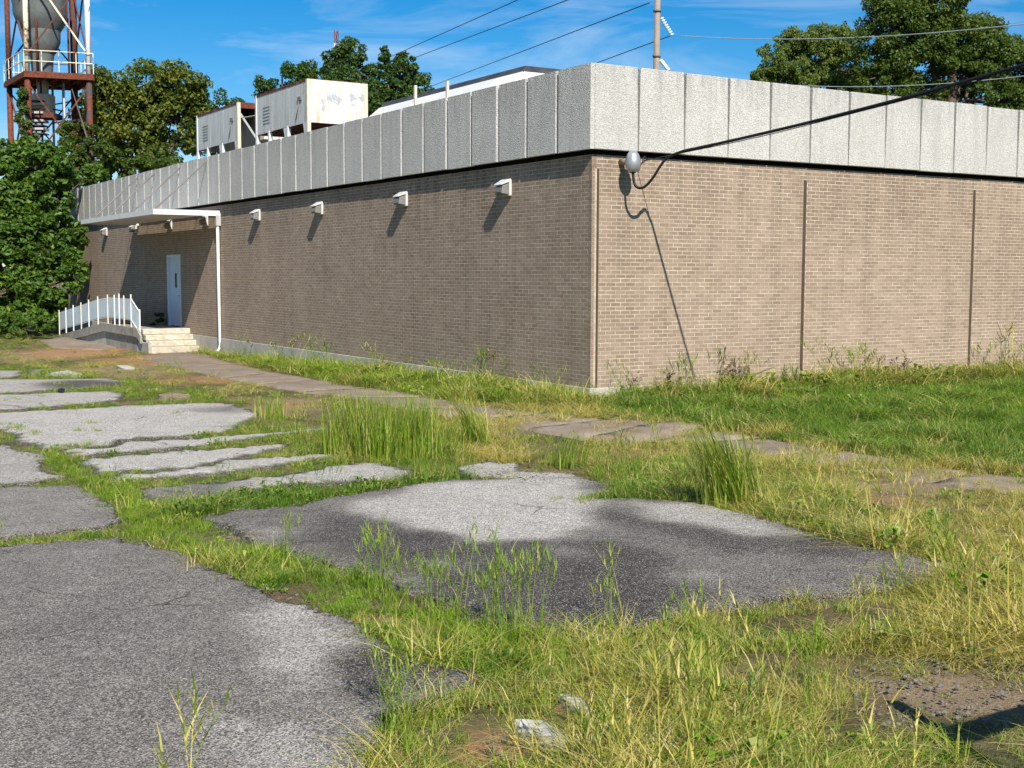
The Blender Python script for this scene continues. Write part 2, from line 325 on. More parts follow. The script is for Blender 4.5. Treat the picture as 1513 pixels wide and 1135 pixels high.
M['creamsteel'] = rusty('cream_steel', (.72, .66, .48), .42)
M['whitesteel'] = rusty('white_steel', (.78, .8, .82), .36)
M['silo'] = worn('grey_silo_steel', (.13, .15, .15), (.06, .06, .055), 2, .7, .55)
M['bark'] = worn('bark', (.12, .09, .065), (.06, .045, .035), 5, .7, .95, .6)
M['sealant'] = worn('brown_sealant', (.055, .036, .024), (.1, .07, .05), 3, .6, .9)
M['tar'] = NT('black_tar').col((.016, .017, .022), .8, .2).m
M['scrap'] = NT('tan_scrap').col((.40, .29, .19), .8, .2).m
M['rubber'] = NT('black_rubber').col((.015, .015, .016), .7, .3).m
M['leaf_dark'] = leaf_mat('leaf_broad', [(.2, (.02, .052, .008)), (.5, (.055, .12, .014)), (.75, (.105, .195, .022)), (.95, (.17, .23, .03))])
M['leaf_olive'] = leaf_mat('leaf_olive', [(.2, (.03, .052, .008)), (.5, (.075, .115, .014)), (.75, (.15, .175, .02)), (.95, (.28, .24, .03))])
M['leaf_deep'] = leaf_mat('leaf_deep', [(.2, (.015, .042, .010)), (.5, (.036, .088, .016)), (.8, (.075, .145, .026))])
M['leaf_willow'] = leaf_mat('leaf_feathery', [(.2, (.045, .08, .016)), (.5, (.10, .155, .026)), (.8, (.18, .235, .04))])
M['leaf_oak'] = leaf_mat('leaf_oak', [(.2, (.02, .045, .009)), (.5, (.052, .098, .013)), (.78, (.10, .15, .02)), (.95, (.17, .16, .028))])
M['grass'] = grass_mat()
M['tuft'] = blade_mat('tall_grass_blade', [(0, (.12, .22, .02)), (.5, (.24, .35, .03)), (.8, (.36, .42, .06)), (1, (.46, .40, .16))])
M['weed'] = blade_mat('dry_weed', [(0, (.12, .07, .045)), (.6, (.2, .13, .08)), (1, (.12, .14, .04))])

# ------------------------------------------------------------------ ground
G = lambda *q: [tuple(p) for p in q]
SLABS = [   # outlines of the broken asphalt pieces, traced on the ground
 [(-60,548),(32,549),(37,555),(12,559),(-60,560)],
 [(40,548),(67,547),(60,553),(44,556)],
 [(-60,562),(65,562),(165,560),(183,566),(129,575),(75,578),(40,581),(-60,583)],
 [(-60,586),(40,584),(95,582),(168,579),(188,588),(139,597),(83,601),(40,605),(-60,610)],
 [(-60,613),(0,612),(80,608),(180,602),(282,599),(338,599),(378,612),(372,622),(340,636),(324,641),(276,645),(180,651),(165,659),(76,664),(34,653),(17,641),(-60,622)],
 [(90,667),(169,662),(188,655),(282,650),(380,642),(440,637),(482,633),(478,637),(400,645),(376,650),(296,660),(197,669),(99,677)],
 [(112,683),(197,675),(310,666),(400,659),(425,659),(420,664),(400,668),(338,680),(304,689),(158,702),(141,699)],
 [(166,706),(310,692),(330,684),(400,679),(494,669),(505,674),(490,678),(434,687),(350,699),(282,704),(169,713)],
 [(206,726),(300,717),(400,706),(434,701),(530,687),(572,690),(617,701),(610,708),(530,714),(449,718),(380,727),(300,741),(254,742),(214,737)],
 [(-60,650),(0,659),(20,664),(60,674),(65,694),(95,707),(60,715),(-60,718)],
 [(-60,724),(60,721),(115,721),(135,734),(160,754),(180,772),(150,781),(90,790),(-60,803)],
 [(-120,816),(0,812),(100,803),(180,799),(215,808),(260,818),(300,838),(330,848),(390,868),(420,884),(480,904),(520,924),(560,950),(600,974),(640,985),(692,1000),(682,1012),(640,1032),(604,1052),(566,1082),(546,1112),(536,1150),(510,1230),(480,1330),(-200,1330)],
 [(300,766),(350,755),(430,751),(490,739),(560,727),(620,717),(690,711),(740,711),(800,707),(852,707),(890,719),(902,731),(880,741),(925,741),(985,741),(1020,747),(1100,764),(1180,784),(1260,804),(1320,819),(1390,832),(1475,850),(1390,866),(1270,878),(1150,890),(1050,902),(1000,915),(930,930),(870,942),(820,948),(760,936),(700,918),(640,890),(560,858),(480,838),(420,822),(370,802),(330,782)],
 [(678,692),(720,684),(762,686),(772,698),(730,708),(686,706)],
 [(730,706),(760,700),(840,703),(856,712),(800,716)],
]
W_UP = [(290,519),(345,537),(400,550),(470,561),(545,573),(640,587),(706,600),(800,611),(905,621),(985,628),(1042,635),(1120,645),(1240,664),(1330,680),(1440,696),(1600,716)]
W_LO = [(205,526),(262,544),(330,558),(380,568),(440,579),(520,587),(600,604),(690,620),(780,635),(872,651),(935,657),(1035,652),(1140,672),(1250,694),(1370,712),(1560,740)]
WALK = [[(W_UP[i][0] + 2, W_UP[i][1]), (W_UP[i + 1][0] - 1, W_UP[i + 1][1]), (W_LO[i + 1][0] - 1, W_LO[i + 1][1]), (W_LO[i][0] + 2, W_LO[i][1])] for i in range(15)]
WALK.append([(60,503),(100,497),(180,500),(200,508),(150,517),(80,514)])
PAD = [(1262,1012),(1340,985),(1420,975),(1513,983),(1640,1000),(1640,1040),(1500,1050),(1395,1079),(1345,1040),(1292,1030)]
def gpoly(poly): return np.array([ground(*p)[:2] for p in poly])
SLABW = [gpoly(p) for p in SLABS]; WALKW = [gpoly(p) for p in WALK]; PADW = gpoly(PAD)
def blob_px(px, py, rxpx, rypx, soft=.5):
    c = ground(px, py); a = ground(px + rxpx, py); b = ground(px, py + rypx)
    return ((c[0], c[1]), abs(a[0] - c[0]), max(abs(b[1] - c[1]), .05), 0, soft)
DIRT = [blob_px(*q) for q in ((950,668,45,9),(1312,738,50,13),(800,1108,75,26),(420,605,22,16),(560,920,55,10),(1130,640,60,6),(690,1020,25,14),(840,1045,30,16),(300,560,70,7),(1390,660,40,6),(620,935,30,8),(230,530,80,8),(120,520,70,8))]
BROWN = [blob_px(*q) for q in ((1420,1020,120,34,.4),(760,625,90,12,.5),(1000,690,70,16,.5),(1330,715,120,16,.5),(200,545,120,12,.5),(60,525,90,9,.5),(420,600,60,16,.6))]
GREEN = [blob_px(*q) for q in ((1200,620,420,34,.6),)]

def ground_mesh():
    ang = np.concatenate([np.radians(np.arange(-180, -40, 4.)), np.radians(np.arange(-40, 40, .3)), np.radians(np.arange(40, 180.1, 4.))])
    rad = np.concatenate([[.02], np.geomspace(.6, 60, 300), np.geomspace(64, 1400, 26)])
    A, R = np.meshgrid(ang, rad); x = R * np.sin(A); y = R * np.cos(A); z = gz(x, y) - .012
    nzv = np.array([mnoise.noise(Vector((a * 1.7, b * 1.7, 0))) * .6 + mnoise.noise(Vector((a * 6, b * 6, 3))) * .4 for a, b in zip(x.ravel(), y.ravel())]).reshape(x.shape)
    z = z + nzv * .035 * sstep(80, 40, R)
    for wpoly in SLABW + WALKW:
        k = inside(x, y, wpoly); z[k] = np.minimum(z[k], gz(x[k], y[k]) - .02)
    n, m = x.shape; idx = np.arange(n * m).reshape(n, m)
    q = np.stack([idx[:-1, :-1], idx[:-1, 1:], idx[1:, 1:], idx[1:, :-1]], -1).reshape(-1, 4)[:, ::-1]
    me = mesh_np('ground', np.stack([x, y, z], -1).reshape(-1, 3), q); me.polygons.foreach_set('use_smooth', [True] * len(me.polygons)); return me
grd = link('ground', ground_mesh(), soil_mat(DIRT, GREEN, BROWN)); tag(grd, 'brown soil and thatch ground of the overgrown lot', kind='structure')

def slab_mesh(name, poly, top, thick, step, jag, seed, tilt=(0, 0), dome=.0):
    r = np.random.default_rng(seed); pts = []
    n = len(poly)
    for i in range(n):
        a, b = poly[i], poly[(i + 1) % n]; L = np.linalg.norm(b - a); k = max(1, int(L / (jag * 1.1)))
        for j in range(k):
            p = a + (b - a) * j / k; q = mnoise.noise_vector(Vector((p[0] * 2.2, p[1] * 2.2, seed))) * jag * 1.6 + mnoise.noise_vector(Vector((p[0] * 11, p[1] * 11, seed))) * jag * .8 + mnoise.noise_vector(Vector((p[0] * 31, p[1] * 31, seed))) * jag * .45
            pts.append(Vector((p[0] + q[0], p[1] + q[1])))
    ne = len(pts); arr = np.array([tuple(p) for p in pts]); lo, hi = arr.min(0), arr.max(0)
    gx, gy = np.meshgrid(np.arange(lo[0], hi[0], step), np.arange(lo[1], hi[1], step)); gx = gx.ravel(); gy = gy.ravel(); k = inside(gx, gy, arr)
    allp = pts + [Vector((a, b)) for a, b in zip(gx[k] + r.uniform(-.2, .2, k.sum()) * step, gy[k] + r.uniform(-.2, .2, k.sum()) * step)]
    vo, eo, fo, _, _, _ = geometry.delaunay_2d_cdt(allp, [], [list(range(ne))], 1, 1e-5)
    bm = bmesh.new(); c = arr.mean(0)
    vs = []
    for p in vo:
        z = float(gz(p[0], p[1])) + top + (mnoise.noise(Vector((p[0] * .8, p[1] * .8, seed))) * .012 + mnoise.noise(Vector((p[0] * 3, p[1] * 3, seed))) * .004) + (p[0] - c[0]) * tilt[0] + (p[1] - c[1]) * tilt[1]
        vs.append(bm.verts.new((p[0], p[1], z)))
    for f in fo:
        try: bm.faces.new([vs[i] for i in f])
        except ValueError: pass
    bmesh.ops.recalc_face_normals(bm, faces=bm.faces)
    for f in bm.faces:
        if f.normal.z < 0: f.normal_flip()
        f.smooth = True
    be = [e for e in bm.edges if e.is_boundary]
    for e in be:
        for v in e.verts: v.tag = True
    for v in bm.verts:
        if v.tag: v.co.z -= min(.012, thick * .25)
    r_ = bmesh.ops.extrude_edge_only(bm, edges=be)
    for g in r_['geom']:
        if isinstance(g, bmesh.types.BMVert): g.co.z -= thick
    bmesh.ops.recalc_face_normals(bm, faces=bm.faces)
    me = bpy.data.meshes.new(name); bm.to_mesh(me); bm.free(); return me

WEAR = [0.85, .6, .88, .92, .97, .97, .97, .95, .9, .8, .56, .48, .42, .92, .9]      # how bleached each slab is
WEARP = [(.95, [(500,748),(620,722),(740,708),(860,705),(895,722),(880,745),(900,765),(920,785),(850,800),(760,795),(690,800),(620,788),(560,768)]),
 (.88, [(922,738),(1000,740),(1100,760),(1180,785),(1090,786),(1000,773),(940,758)]),
 (.06, [(478,752),(550,768),(620,792),(690,806),(760,800),(850,806),(930,800),(1000,815),(960,838),(950,856),(1000,868),(1060,880),(1000,912),(880,945),(800,945),(700,915),(640,885),(600,855),(540,835),(500,800),(470,775)]),
 (.16, [(900,752),(960,765),(1040,780),(1120,788),(1210,792),(1300,812),(1240,824),(1140,808),(1040,802),(960,787)]),
 (.42, [(975,850),(1080,838),(1300,830),(1400,840),(1300,860),(1150,875),(1000,900)]),
 (.72, [(985,848),(1050,846),(1070,860),(1010,866)]), (.5, [(600,830),(680,838),(690,852),(620,850)]), (.48, [(800,805),(900,812),(880,826),(800,820)]),
 (.75, [(370,782),(420,776),(440,800),(400,806)]), (.3, [(420,770),(480,756),(500,800),(470,830),(430,815)]),
 (.84, [(400,878),(470,905),(560,955),(600,985),(530,1005),(470,1030),(430,1000),(380,975),(340,950),(345,915)]),
 (.12, [(540,955),(600,968),(650,985),(700,1002),(640,1034),(570,1024),(520,990)]), (.75, [(330,1040),(470,1060),(540,1110),(500,1160),(380,1150),(330,1090)]),
 (.2, [(200,726),(300,715),(360,710),(345,736),(260,745)]), (.15, [(62,564),(165,562),(186,567),(129,577),(72,579)]), (.3, [(290,603),(345,600),(380,612),(330,608)])]
M['asphalt'] = asphalt_mat()
def wear_attr(me, base, seed):
    n = len(me.vertices); co = np.empty(n * 3, np.float32); me.vertices.foreach_get('co', co); co = co.reshape(-1, 3).astype(float)
    wob = np.array([mnoise.fractal(Vector((a * .9, b * .9, seed)), 1.0, 2.0, 5) for a, b in co[:, :2]]); wob2 = np.array([mnoise.fractal(Vector((a * .9, b * .9, seed + 40)), 1.0, 2.0, 5) for a, b in co[:, :2]])
    q = co.copy(); q[:, 0] += wob * .3; q[:, 1] += wob2 * .42; px, py = proj(q); val = np.full(n, base)
    for v, poly in WEARP: val[inside(px, py, poly)] = v
    ed = np.empty(len(me.edges) * 2, np.int32); me.edges.foreach_get('vertices', ed); ed = ed.reshape(-1, 2); dg = np.bincount(ed.ravel(), minlength=n).clip(1)
    for _ in range(4): val = .4 * val + .6 * (np.bincount(ed[:, 0], val[ed[:, 1]], n) + np.bincount(ed[:, 1], val[ed[:, 0]], n)) / dg
    for p_ in me.polygons:
        if abs(p_.normal.z) < .5:
            for v_ in p_.vertices: val[v_] = .12                # crumbled, soiled rim
    a = me.attributes.new('wear', 'FLOAT', 'POINT'); a.data.foreach_set('value', val.astype(np.float32))
lot = empty('parking_lot', (0, 0, 0)); tag(lot, 'cracked grey asphalt parking lot split into weedy slabs', kind='structure')
for i, p in enumerate(SLABW):
    near = i >= 9
    c = p.mean(0); me = slab_mesh('asphalt_slab', c + (p - c) * (1.0 if i in (11, 12) else 1.02), .024, .07, .07 if near else .16, .062 if near else .07, 10 + i); wear_attr(me, WEAR[i], i)
    link('asphalt_slab', me, M['asphalt'], lot)
walk = empty('footpath', (0, 0, 0)); tag(walk, 'brown soiled concrete footpath beside the brick building', kind='structure')
for i, p in enumerate(WALKW):
    up = {9: .075, 8: .035, 11: .004, 12: .002, 13: 0, 14: 0}.get(i, .012)
    link('paving_slab', slab_mesh('paving_slab', p, up, .16, .3, .03, 60 + i), M['walk'], walk)
bz = 1.35
def sh(px, py, z): p = ground(px, py); k = (z - p[2]) / SUN[2]; return np.array([p[0] + SUN[0] * k, p[1] + SUN[1] * k, z])
bA, bB, bC = sh(1322, 1038, bz), sh(1405, 1088, bz - .12), sh(1560, 1040, bz + .1)
br_ = empty('forked_shadow_caster', (bB[0], bB[1], float(gz(bB[0], bB[1])))); tag(br_, 'added unseen barricade of a post with two dark boards, at the right', 'shadow_caster')  # added out-of-view post and boards, shaped to cast a forked shadow
def BR(p): return (p[0] - bB[0], p[1] - bB[1], p[2] - float(gz(bB[0], bB[1])))
# ------------------------------------------------------------------ the building
ZB, ZF, ZT = .15, 4.09, 5.47           # bottom of brick, bottom and top of the concrete fascia
E_ = .13                               # fascia stands this far out from the wall
LEN_L, LEN_R = 38.4, 26.0
BL = empty('brick_building', (CX, CY, 0), TH)
tag(BL, 'low tan brick industrial building with a tall pale concrete panel fascia', 'building')
BW, BH, CO = .2032, .0677, .0125        # module, course, joint
doorA = on_left(249, 478, 0); doorB = on_left(268.5, 478, 0)
DT0, DT1 = doorB[1], doorA[1]; DZ0, DZ1 = .33, 2.64
slots = [on_right(881.3, 400)[0], on_right(1187, 400)[0], on_right(1436, 400)[0]]
slots += [slots[2] + 4.65 * k for k in (1, 2, 3)]
SW = .092
rows = int((4.04 - ZB) / BH)
bricks = []                            # (wall, centre along, row, length)
for wall, L in (('L', LEN_L), ('R', LEN_R)):
    for r in range(rows):
        z = ZB + BH * (r + .5); x = -(r % 2) * BW / 2
        cuts = []
        if wall == 'L' and z < DZ1 + .02: cuts = [(DT0 - .02, DT1 + .02)]
        if wall == 'R' and z < 3.80: cuts = [(s - SW / 2, s + SW / 2) for s in slots]
        while x < L:
            spans = [(max(x + CO / 2, .003), min(x + BW - CO / 2, L))]
            for a, b in cuts:
                ns = []
                for p, q in spans:
                    if q <= a or p >= b: ns.append((p, q)); continue
                    if p < a: ns.append((p, a))
                    if q > b: ns.append((b, q))
                spans = ns
            for p, q in spans:
                if q - p > .018: bricks.append((wall, (p + q) / 2, z, q - p))
            x += BW
def brick_rows(bl):
    c = np.array([b[1] for b in bl]); z = np.array([b[2] for b in bl]); l = np.array([b[3] for b in bl]) / 2; h = (BH - CO) / 2
    return c, z, l, h
walls = {}
for wall, L in (('L', LEN_L), ('R', LEN_R)):
    m = MB(); zt = ZB + rows * BH + .004; off = .0003
    def mbox(a, b, z0, z1, d0=off, d1=.10):
        if wall == 'L': m.box((d0, a, z0), (d1, b, z1))
        else: m.box((a, d0, z0), (b, d1, z1))
    if wall == 'L':
        mbox(off, DT0, ZB, zt); mbox(DT0, DT1, DZ1, zt); mbox(DT1, L, ZB, zt)
    else:
        e = [off] + [v for s in slots for v in (s - SW / 2 + .004, s + SW / 2 - .004)] + [L]
        for k in range(0, len(e), 2): mbox(e[k], e[k + 1], ZB, 3.79)
        mbox(off, L, 3.79, zt)
    walls[wall] = m.build('brick_wall', M['mortar'], BL)
# the 300 that show largest become bricks of their own, the rest one mesh per wall
def size_px(b):
    p = loc2w((0, b[1], b[2]) if b[0] == 'L' else (b[1], 0, b[2])); d = V if b[0] == 'L' else U
    x1, y1 = proj(p - d * b[3] / 2); x2, y2 = proj(p + d * b[3] / 2)
    return abs(x2 - x1) if 0 < x1 < 1513 else 0
order = sorted(range(len(bricks)), key=lambda i: -size_px(bricks[i])); single = set(order[:300])
def brick_mesh(half):                  # bevelled front, long side along X, face towards -Y
    d, h, bv = .03, (BH - CO) / 2, .0004
    v = [(-half, 0, -h), (half, 0, -h), (half, 0, h), (-half, 0, h)]; f = [(-half + bv, -bv, -h + bv), (half - bv, -bv, -h + bv), (half - bv, -bv, h - bv), (-half + bv, -bv, h - bv)]
    k = [(-half, d, -h), (half, d, -h), (half, d, h), (-half, d, h)]
    return v + f + k, [(4, 5, 6, 7), (0, 1, 5, 4), (1, 2, 6, 5), (2, 3, 7, 6), (3, 0, 4, 7), (8, 9, 1, 0), (9, 10, 2, 1), (10, 11, 3, 2), (11, 8, 0, 3)]
bmesh_cache = {}
for wall in 'LR':
    Vv, Ff, n = [], [], 0
    for i, b in enumerate(bricks):
        if b[0] != wall: continue
        jd = -abs(rng.normal(0, .0003)); jz = rng.normal(0, .0008)
        if i in single:
            key = round(b[3], 3)
            if key not in bmesh_cache:
                v, f = brick_mesh(b[3] / 2); me = bpy.data.meshes.new('brick'); me.from_pydata(v, [], f); me.materials.append(M['brick']); bmesh_cache[key] = me
            o = link('brick', bmesh_cache[key], None, walls[wall])
            o.location = (b[1], jd, b[2] + jz) if wall == 'R' else (jd, b[1], b[2] + jz)
            if wall == 'L': o.rotation_euler = (0, 0, -math.pi / 2)
        else:
            v, f = brick_mesh(b[3] / 2); v = np.array(v)
            if wall == 'R': q = v + np.array([b[1], jd, b[2] + jz])
            else: q = np.stack([v[:, 1] + jd, -v[:, 0] + b[1], v[:, 2] + b[2] + jz], -1)
            Vv.append(q); Ff.append(np.array(f) + n); n += 12
    o = link('brickwork', mesh_np('brickwork', np.concatenate(Vv), np.concatenate(Ff)), M['brick'], walls[wall]); o['kind'] = 'stuff'
MB().box((.11, .11, .1), (LEN_R, LEN_L, 4.9)).build('inner_wall', M['dark'], BL)
MB().box((-.012, -.012, -.7), (LEN_R, LEN_L, ZB - .004)).build('foundation', M['foundation'], BL, .01)
MB().box((.105, .105, 4.95), (LEN_R, LEN_L, 5.02)).build('roof_deck', M['membrane'], BL)
m = MB(); m.box((.02, .02, 4.16), (.10, LEN_L, 5.3)); m.box((.10, .02, 4.16), (LEN_R, .10, 5.3)); m.build('fascia_backing', M['dark'], BL)
PR, PL = .9856, .9741
T_ = .085
for k in range(int(LEN_L / PL)):                       # long side
    a = -E_ + k * PL + (.0 if k == 0 else .03); b = -E_ + (k + 1) * PL - .03; zt = ZT + rng.normal(0, .006); jx = rng.normal(0, .004)
    x0, x1 = -E_ + jx, -E_ + T_ + jx; z0 = ZF + rng.normal(0, .004); ch = .0 if k == 0 else .034
    sec = [(x0, a + ch + .001), (x0 + ch, a), (x1, a), (x1, b), (x0, b)]
    MB().add([(x, y, z0) for x, y in sec] + [(x, y, zt) for x, y in sec], [(4, 3, 2, 1, 0), (5, 6, 7, 8, 9)] + [(i, (i + 1) % 5, 5 + (i + 1) % 5, 5 + i) for i in range(5)]).build('fascia_panel', M['panel'], BL)
for k in range(int(LEN_R / PR)):                       # short side; the joints open towards the top
    a = -E_ + k * PR; b = a + PR; g0, g1 = .009, .032; jx = rng.normal(0, .003); zt = ZT + rng.normal(0, .006); z0 = ZF + rng.normal(0, .004); y0, y1 = -E_ + jx, -E_ + T_ + jx
    al = -E_ + T_ + .006 if k == 0 else a
    if k == 0: p0, p1 = al, al
    else: p0, p1 = a + g0, a + g1
    MB().hexa([(p0, y0, z0), (b - g0, y0, z0), (b - g0, y1, z0), (p0, y1, z0), (p1, y0, zt), (b - g1, y0, zt), (b - g1, y1, zt), (p1, y1, zt)]).build('fascia_panel', M['panel'], BL, .008)
for s_ in slots: MB().box((s_ - SW / 2 - .002, .006, ZB - .02), (s_ + SW / 2 + .002, .06, 3.785)).build('joint_filler', M['sealant'], BL)
# door
dr = MB().box((.05, DT0 + .1, DZ0 + .01), (.09, DT1 - .1, DZ1 - .1)).build('door', M['door'], BL)
mid = (DT0 + DT1) / 2
MB().box((.046, mid - .12, DZ0 + 1.25), (.052, mid + .06, DZ0 + 1.72)).build('window_pane', M['glass'], dr)
MB().tube([(.05, DT0 + .2, DZ0 + 1.0), (.0, DT0 + .2, DZ0 + 1.0), (.0, DT0 + .32, DZ0 + 1.0)], .012).build('handle', M['rod'], dr)
m = MB(); m.box((-.02, DT0, DZ0), (.1, DT0 + .1, DZ1)); m.box((-.02, DT1 - .1, DZ0), (.1, DT1, DZ1)); m.box((-.02, DT0 + .1, DZ1 - .1), (.1, DT1 - .1, DZ1)); m.build('door_frame', M['door'], BL)
# entrance canopy, hung from the fascia
cw = on_left(320, 318, E_); co_t = cw[1]; CD = 1.95; cz1 = on_left(320, 311.5, E_)[2]; cz0 = cz1 - .15
d_ = on_left(224, 309, 0); far_t = on_left(121, 325, CD)[1]
cn = MB(); cn.box((-CD, co_t, cz0 + .05), (-E_ - .01, far_t, cz1 - .03)); can = cn.build('canopy', M['canopy'], BL)
m = MB(); m.box((-CD - .03, co_t - .03, cz0), (-CD, far_t + .03, cz1)); m.box((-CD, co_t - .03, cz0), (-.02, co_t, cz1)); m.box((-CD, far_t, cz0), (-.02, far_t + .03, cz1)); m.build('gutter_edge', M['canopy'], can)
for k in range(4):
    px_t, py_t, px_b = ((305, 237, 227), (265, 247, 193), (228, 256, 160), (203, 262, 136))[k]
    tt = on_left(px_b, 315, CD - .1)[1]; top = on_left(px_t, py_t, E_ + .01)
    MB().tube([(-CD + .1, tt, cz1 - .02), (-E_ - .01, top[1], ZT - .14)], .022, 6).build('hanger_rod', M['rod'], can)
# downspout
dz = on_left(318, 512, .06); dt = co_t + .02
MB().tube([(-.10, dt, cz0), (-.10, dt, .10), (-.10, dt, -.16), (-.2, dt - .06, -.24)], .045, 8).build('downspout', M['white'], BL)
MB().box((-.16, dt - .07, cz0 - .28), (-.02, dt + .07, cz0 + .02)).build('leader_box', M['lampbody'], BL)
# penthouse on the roof
pc = on_left(775, 97, -2.6); pe = on_left(568, 150, -2.6); PZ = pc[2]
ph = MB().box((2.64, pc[1] + .02, 5.02), (8.5, pe[1], PZ - .15)).build('roof_penthouse', M['white'], BL)
mem = MB(); mem.hexa([(2.5, pc[1] - .1, PZ - .15), (8.7, pc[1] - .1, PZ - .15), (8.7, pe[1] + .1, PZ - .15), (2.5, pe[1] + .1, PZ - .15), (2.62, pc[1], PZ), (8.6, pc[1], PZ), (8.6, pe[1], PZ), (2.62, pe[1], PZ)])
mem.build('membrane_cap', M['membrane'], ph)
npn = 6; tt = [pc[1] - .3 + (pe[1] - pc[1] + .6) * k / npn for k in range(npn + 1)]
for k in range(npn):
    a, b = tt[k] + .012, tt[k + 1] - .012
    MB().hexa([(2.05, a, PZ - .56), (2.1, a, PZ - .58), (2.1, b, PZ - .58), (2.05, b, PZ - .56), (2.49, a + (.2 if k == 0 else 0), PZ - .145), (2.53, a + (.2 if k == 0 else 0), PZ - .17), (2.53, b - (.2 if k == npn - 1 else 0), PZ - .17), (2.49, b - (.2 if k == npn - 1 else 0), PZ - .145)]).build('skirt_panel', M['canopy'] if k % 3 else M['white'], ph)
MB().hexa([(2.1, pc[1] - .42, PZ - .56), (8.7, pc[1] - .42, PZ - .56), (8.7, pc[1] - .38, PZ - .58), (2.1, pc[1] - .38, PZ - .58), (2.52, pc[1] - .1, PZ - .145), (8.7, pc[1] - .1, PZ - .145), (8.7, pc[1] - .06, PZ - .17), (2.52, pc[1] - .06, PZ - .17)]).build('skirt_panel', M['white'], ph)
for px in (636, 684):
    q = on_left(px, 130, -2.4); MB().box((1.96, q[1] - .03, 5.02), (2.02, q[1] + .03, PZ + (.02 if px == 636 else -.08))).build('vent_pipe', M['cream'], ph)
m = MB(); q0 = on_left(640, 140, -2.66)[1]; q1 = on_left(682, 140, -2.66)[1]; m.box((2.60, q0 - .9 if q0 < q1 else q1, 5.1), (2.636, max(q0, q1) + .9, PZ - .17)); m.build('cream_cladding', M['cream'], ph)

def wall_lamp(k, t, lab):
    r = empty('wall_lamp', loc2w((0, t, 3.62)), TH); tag(r, lab, 'lamp', 'lamps along the long brick wall')
    MB().box((-.06, -.14, -.16), (-.004, .14, .15)).build('back_box', M['lampwhite'], r, .012)
    MB().hexa([(-.215, -.125, -.12), (-.064, -.125, -.14), (-.064, .125, -.14), (-.215, .125, -.12), (-.20, -.125, .02), (-.064, -.125, .07), (-.064, .125, .07), (-.20, .125, .02)]).build('housing', M['lampdark'], r, .01)
    MB().hexa([(-.235, -.14, .03), (-.064, -.14, .085), (-.064, .14, .085), (-.235, .14, .03), (-.235, -.14, .045), (-.064, -.14, .15), (-.064, .14, .15), (-.235, .14, .045)]).build('hood', M['lampwhite'], r, .006)
    MB().box((-.222, -.10, -.09), (-.217, .10, -.01)).build('lens', M['lampglass'], r)
    return r
names = ['white box lamp on the long wall, nearest the building corner', 'white box lamp on the long wall, second from the corner', 'white box lamp on the long wall, third from the corner', 'white box lamp on the long wall, just right of the downspout',
         'shaded box lamp under the canopy, nearest the downspout', 'shaded box lamp under the canopy, above the blue door', 'shaded box lamp under the far end of the canopy', 'small white box lamp on the wall left of the canopy shadow', 'farthest box lamp on the long wall, beside the leafy tree']
lx_ = [on_left(751, 284)[1], on_left(599, 298)[1], on_left(475, 311)[1], on_left(383, 320)[1], on_left(306, 330)[1], on_left(253, 333)[1], on_left(201, 337)[1], on_left(158, 343)[1], on_left(124, 346)[1]]
for k, t in enumerate(lx_): wall_lamp(k, t, names[k])

# service head and its cable
hd = on_right(917, 240); HS, HZ = hd[0], hd[2]; HD = .34
r = empty('weatherhead', loc2w((HS, 0, HZ)), TH); tag(r, 'grey egg-shaped service entrance head on the sunlit brick wall', 'service head')
MB().tube([(0, -.01, 0), (0, -HD + .1, 0)], .055, 12).build('conduit', M['pole'], r)
prof = [(.001, .19), (.06, .175), (.10, .12), (.125, .04), (.13, -.03), (.115, -.10), (.085, -.15), (.04, -.175), (.001, -.18)]
MB().lathe((0, -HD, -.02), prof, 24).build('dome', M['head'], r)
MB().lathe((0, -HD, -.2), [(.001, 0), (.05, 0), (.06, .03), (.06, .05)], 14).build('cable_gland', M['rubber'], r)
def cab(d): return (HS + .30 + .02 * d, -d, 3.955 + .042 * d + .0049 * d * d)
pts = []
loop = [Vector((HS, -HD, HZ - .2))] + [Vector(on_right(*q)) for q in ((938, 273, .38), (946, 278, .46), (955, 274, .55), (966, 261, .68), (976, 245, .78), (987, 232.5, .90))] + [Vector(cab(1.25))]
def catmull(P, n=7):
    o = []; P = [P[0]] + list(P) + [P[-1]]
    for i in range(1, len(P) - 2):
        for k in range(n):
            t = k / n; a, b, c, d = P[i - 1], P[i], P[i + 1], P[i + 2]
            o.append(.5 * ((2 * b) + (c - a) * t + (2 * a - 5 * b + 4 * c - d) * t * t + (3 * b - a - 3 * c + d) * t ** 3))
    o.append(P[-2]); return o
pts = catmull(loop) + [Vector(cab(1.25 + .6 * k)) for k in range(1, 30)]
cb = MB().tube([loc2w(p) for p in pts], .023, 8).build('service_cable', M['cable']); tag(cb, 'thick black service cable rising from the wall to the upper right', 'cable')
m = MB(); m.tube([loc2w(Vector(cab(.2 + .6 * k)) + Vector((0, 0, -.032 + .006 * math.sin(k)))) for k in range(0, 31)], .007, 5)
m.tube([loc2w((HS + .55, -.02, 4.0)), loc2w((HS + .40, -.12, 4.02)), loc2w(Vector(cab(.2)) + Vector((0, 0, -.045)))], .008, 5)
tag(m.build('messenger_wire', M['wire']), 'thin wire slung just under the thick black service cable', 'wire')

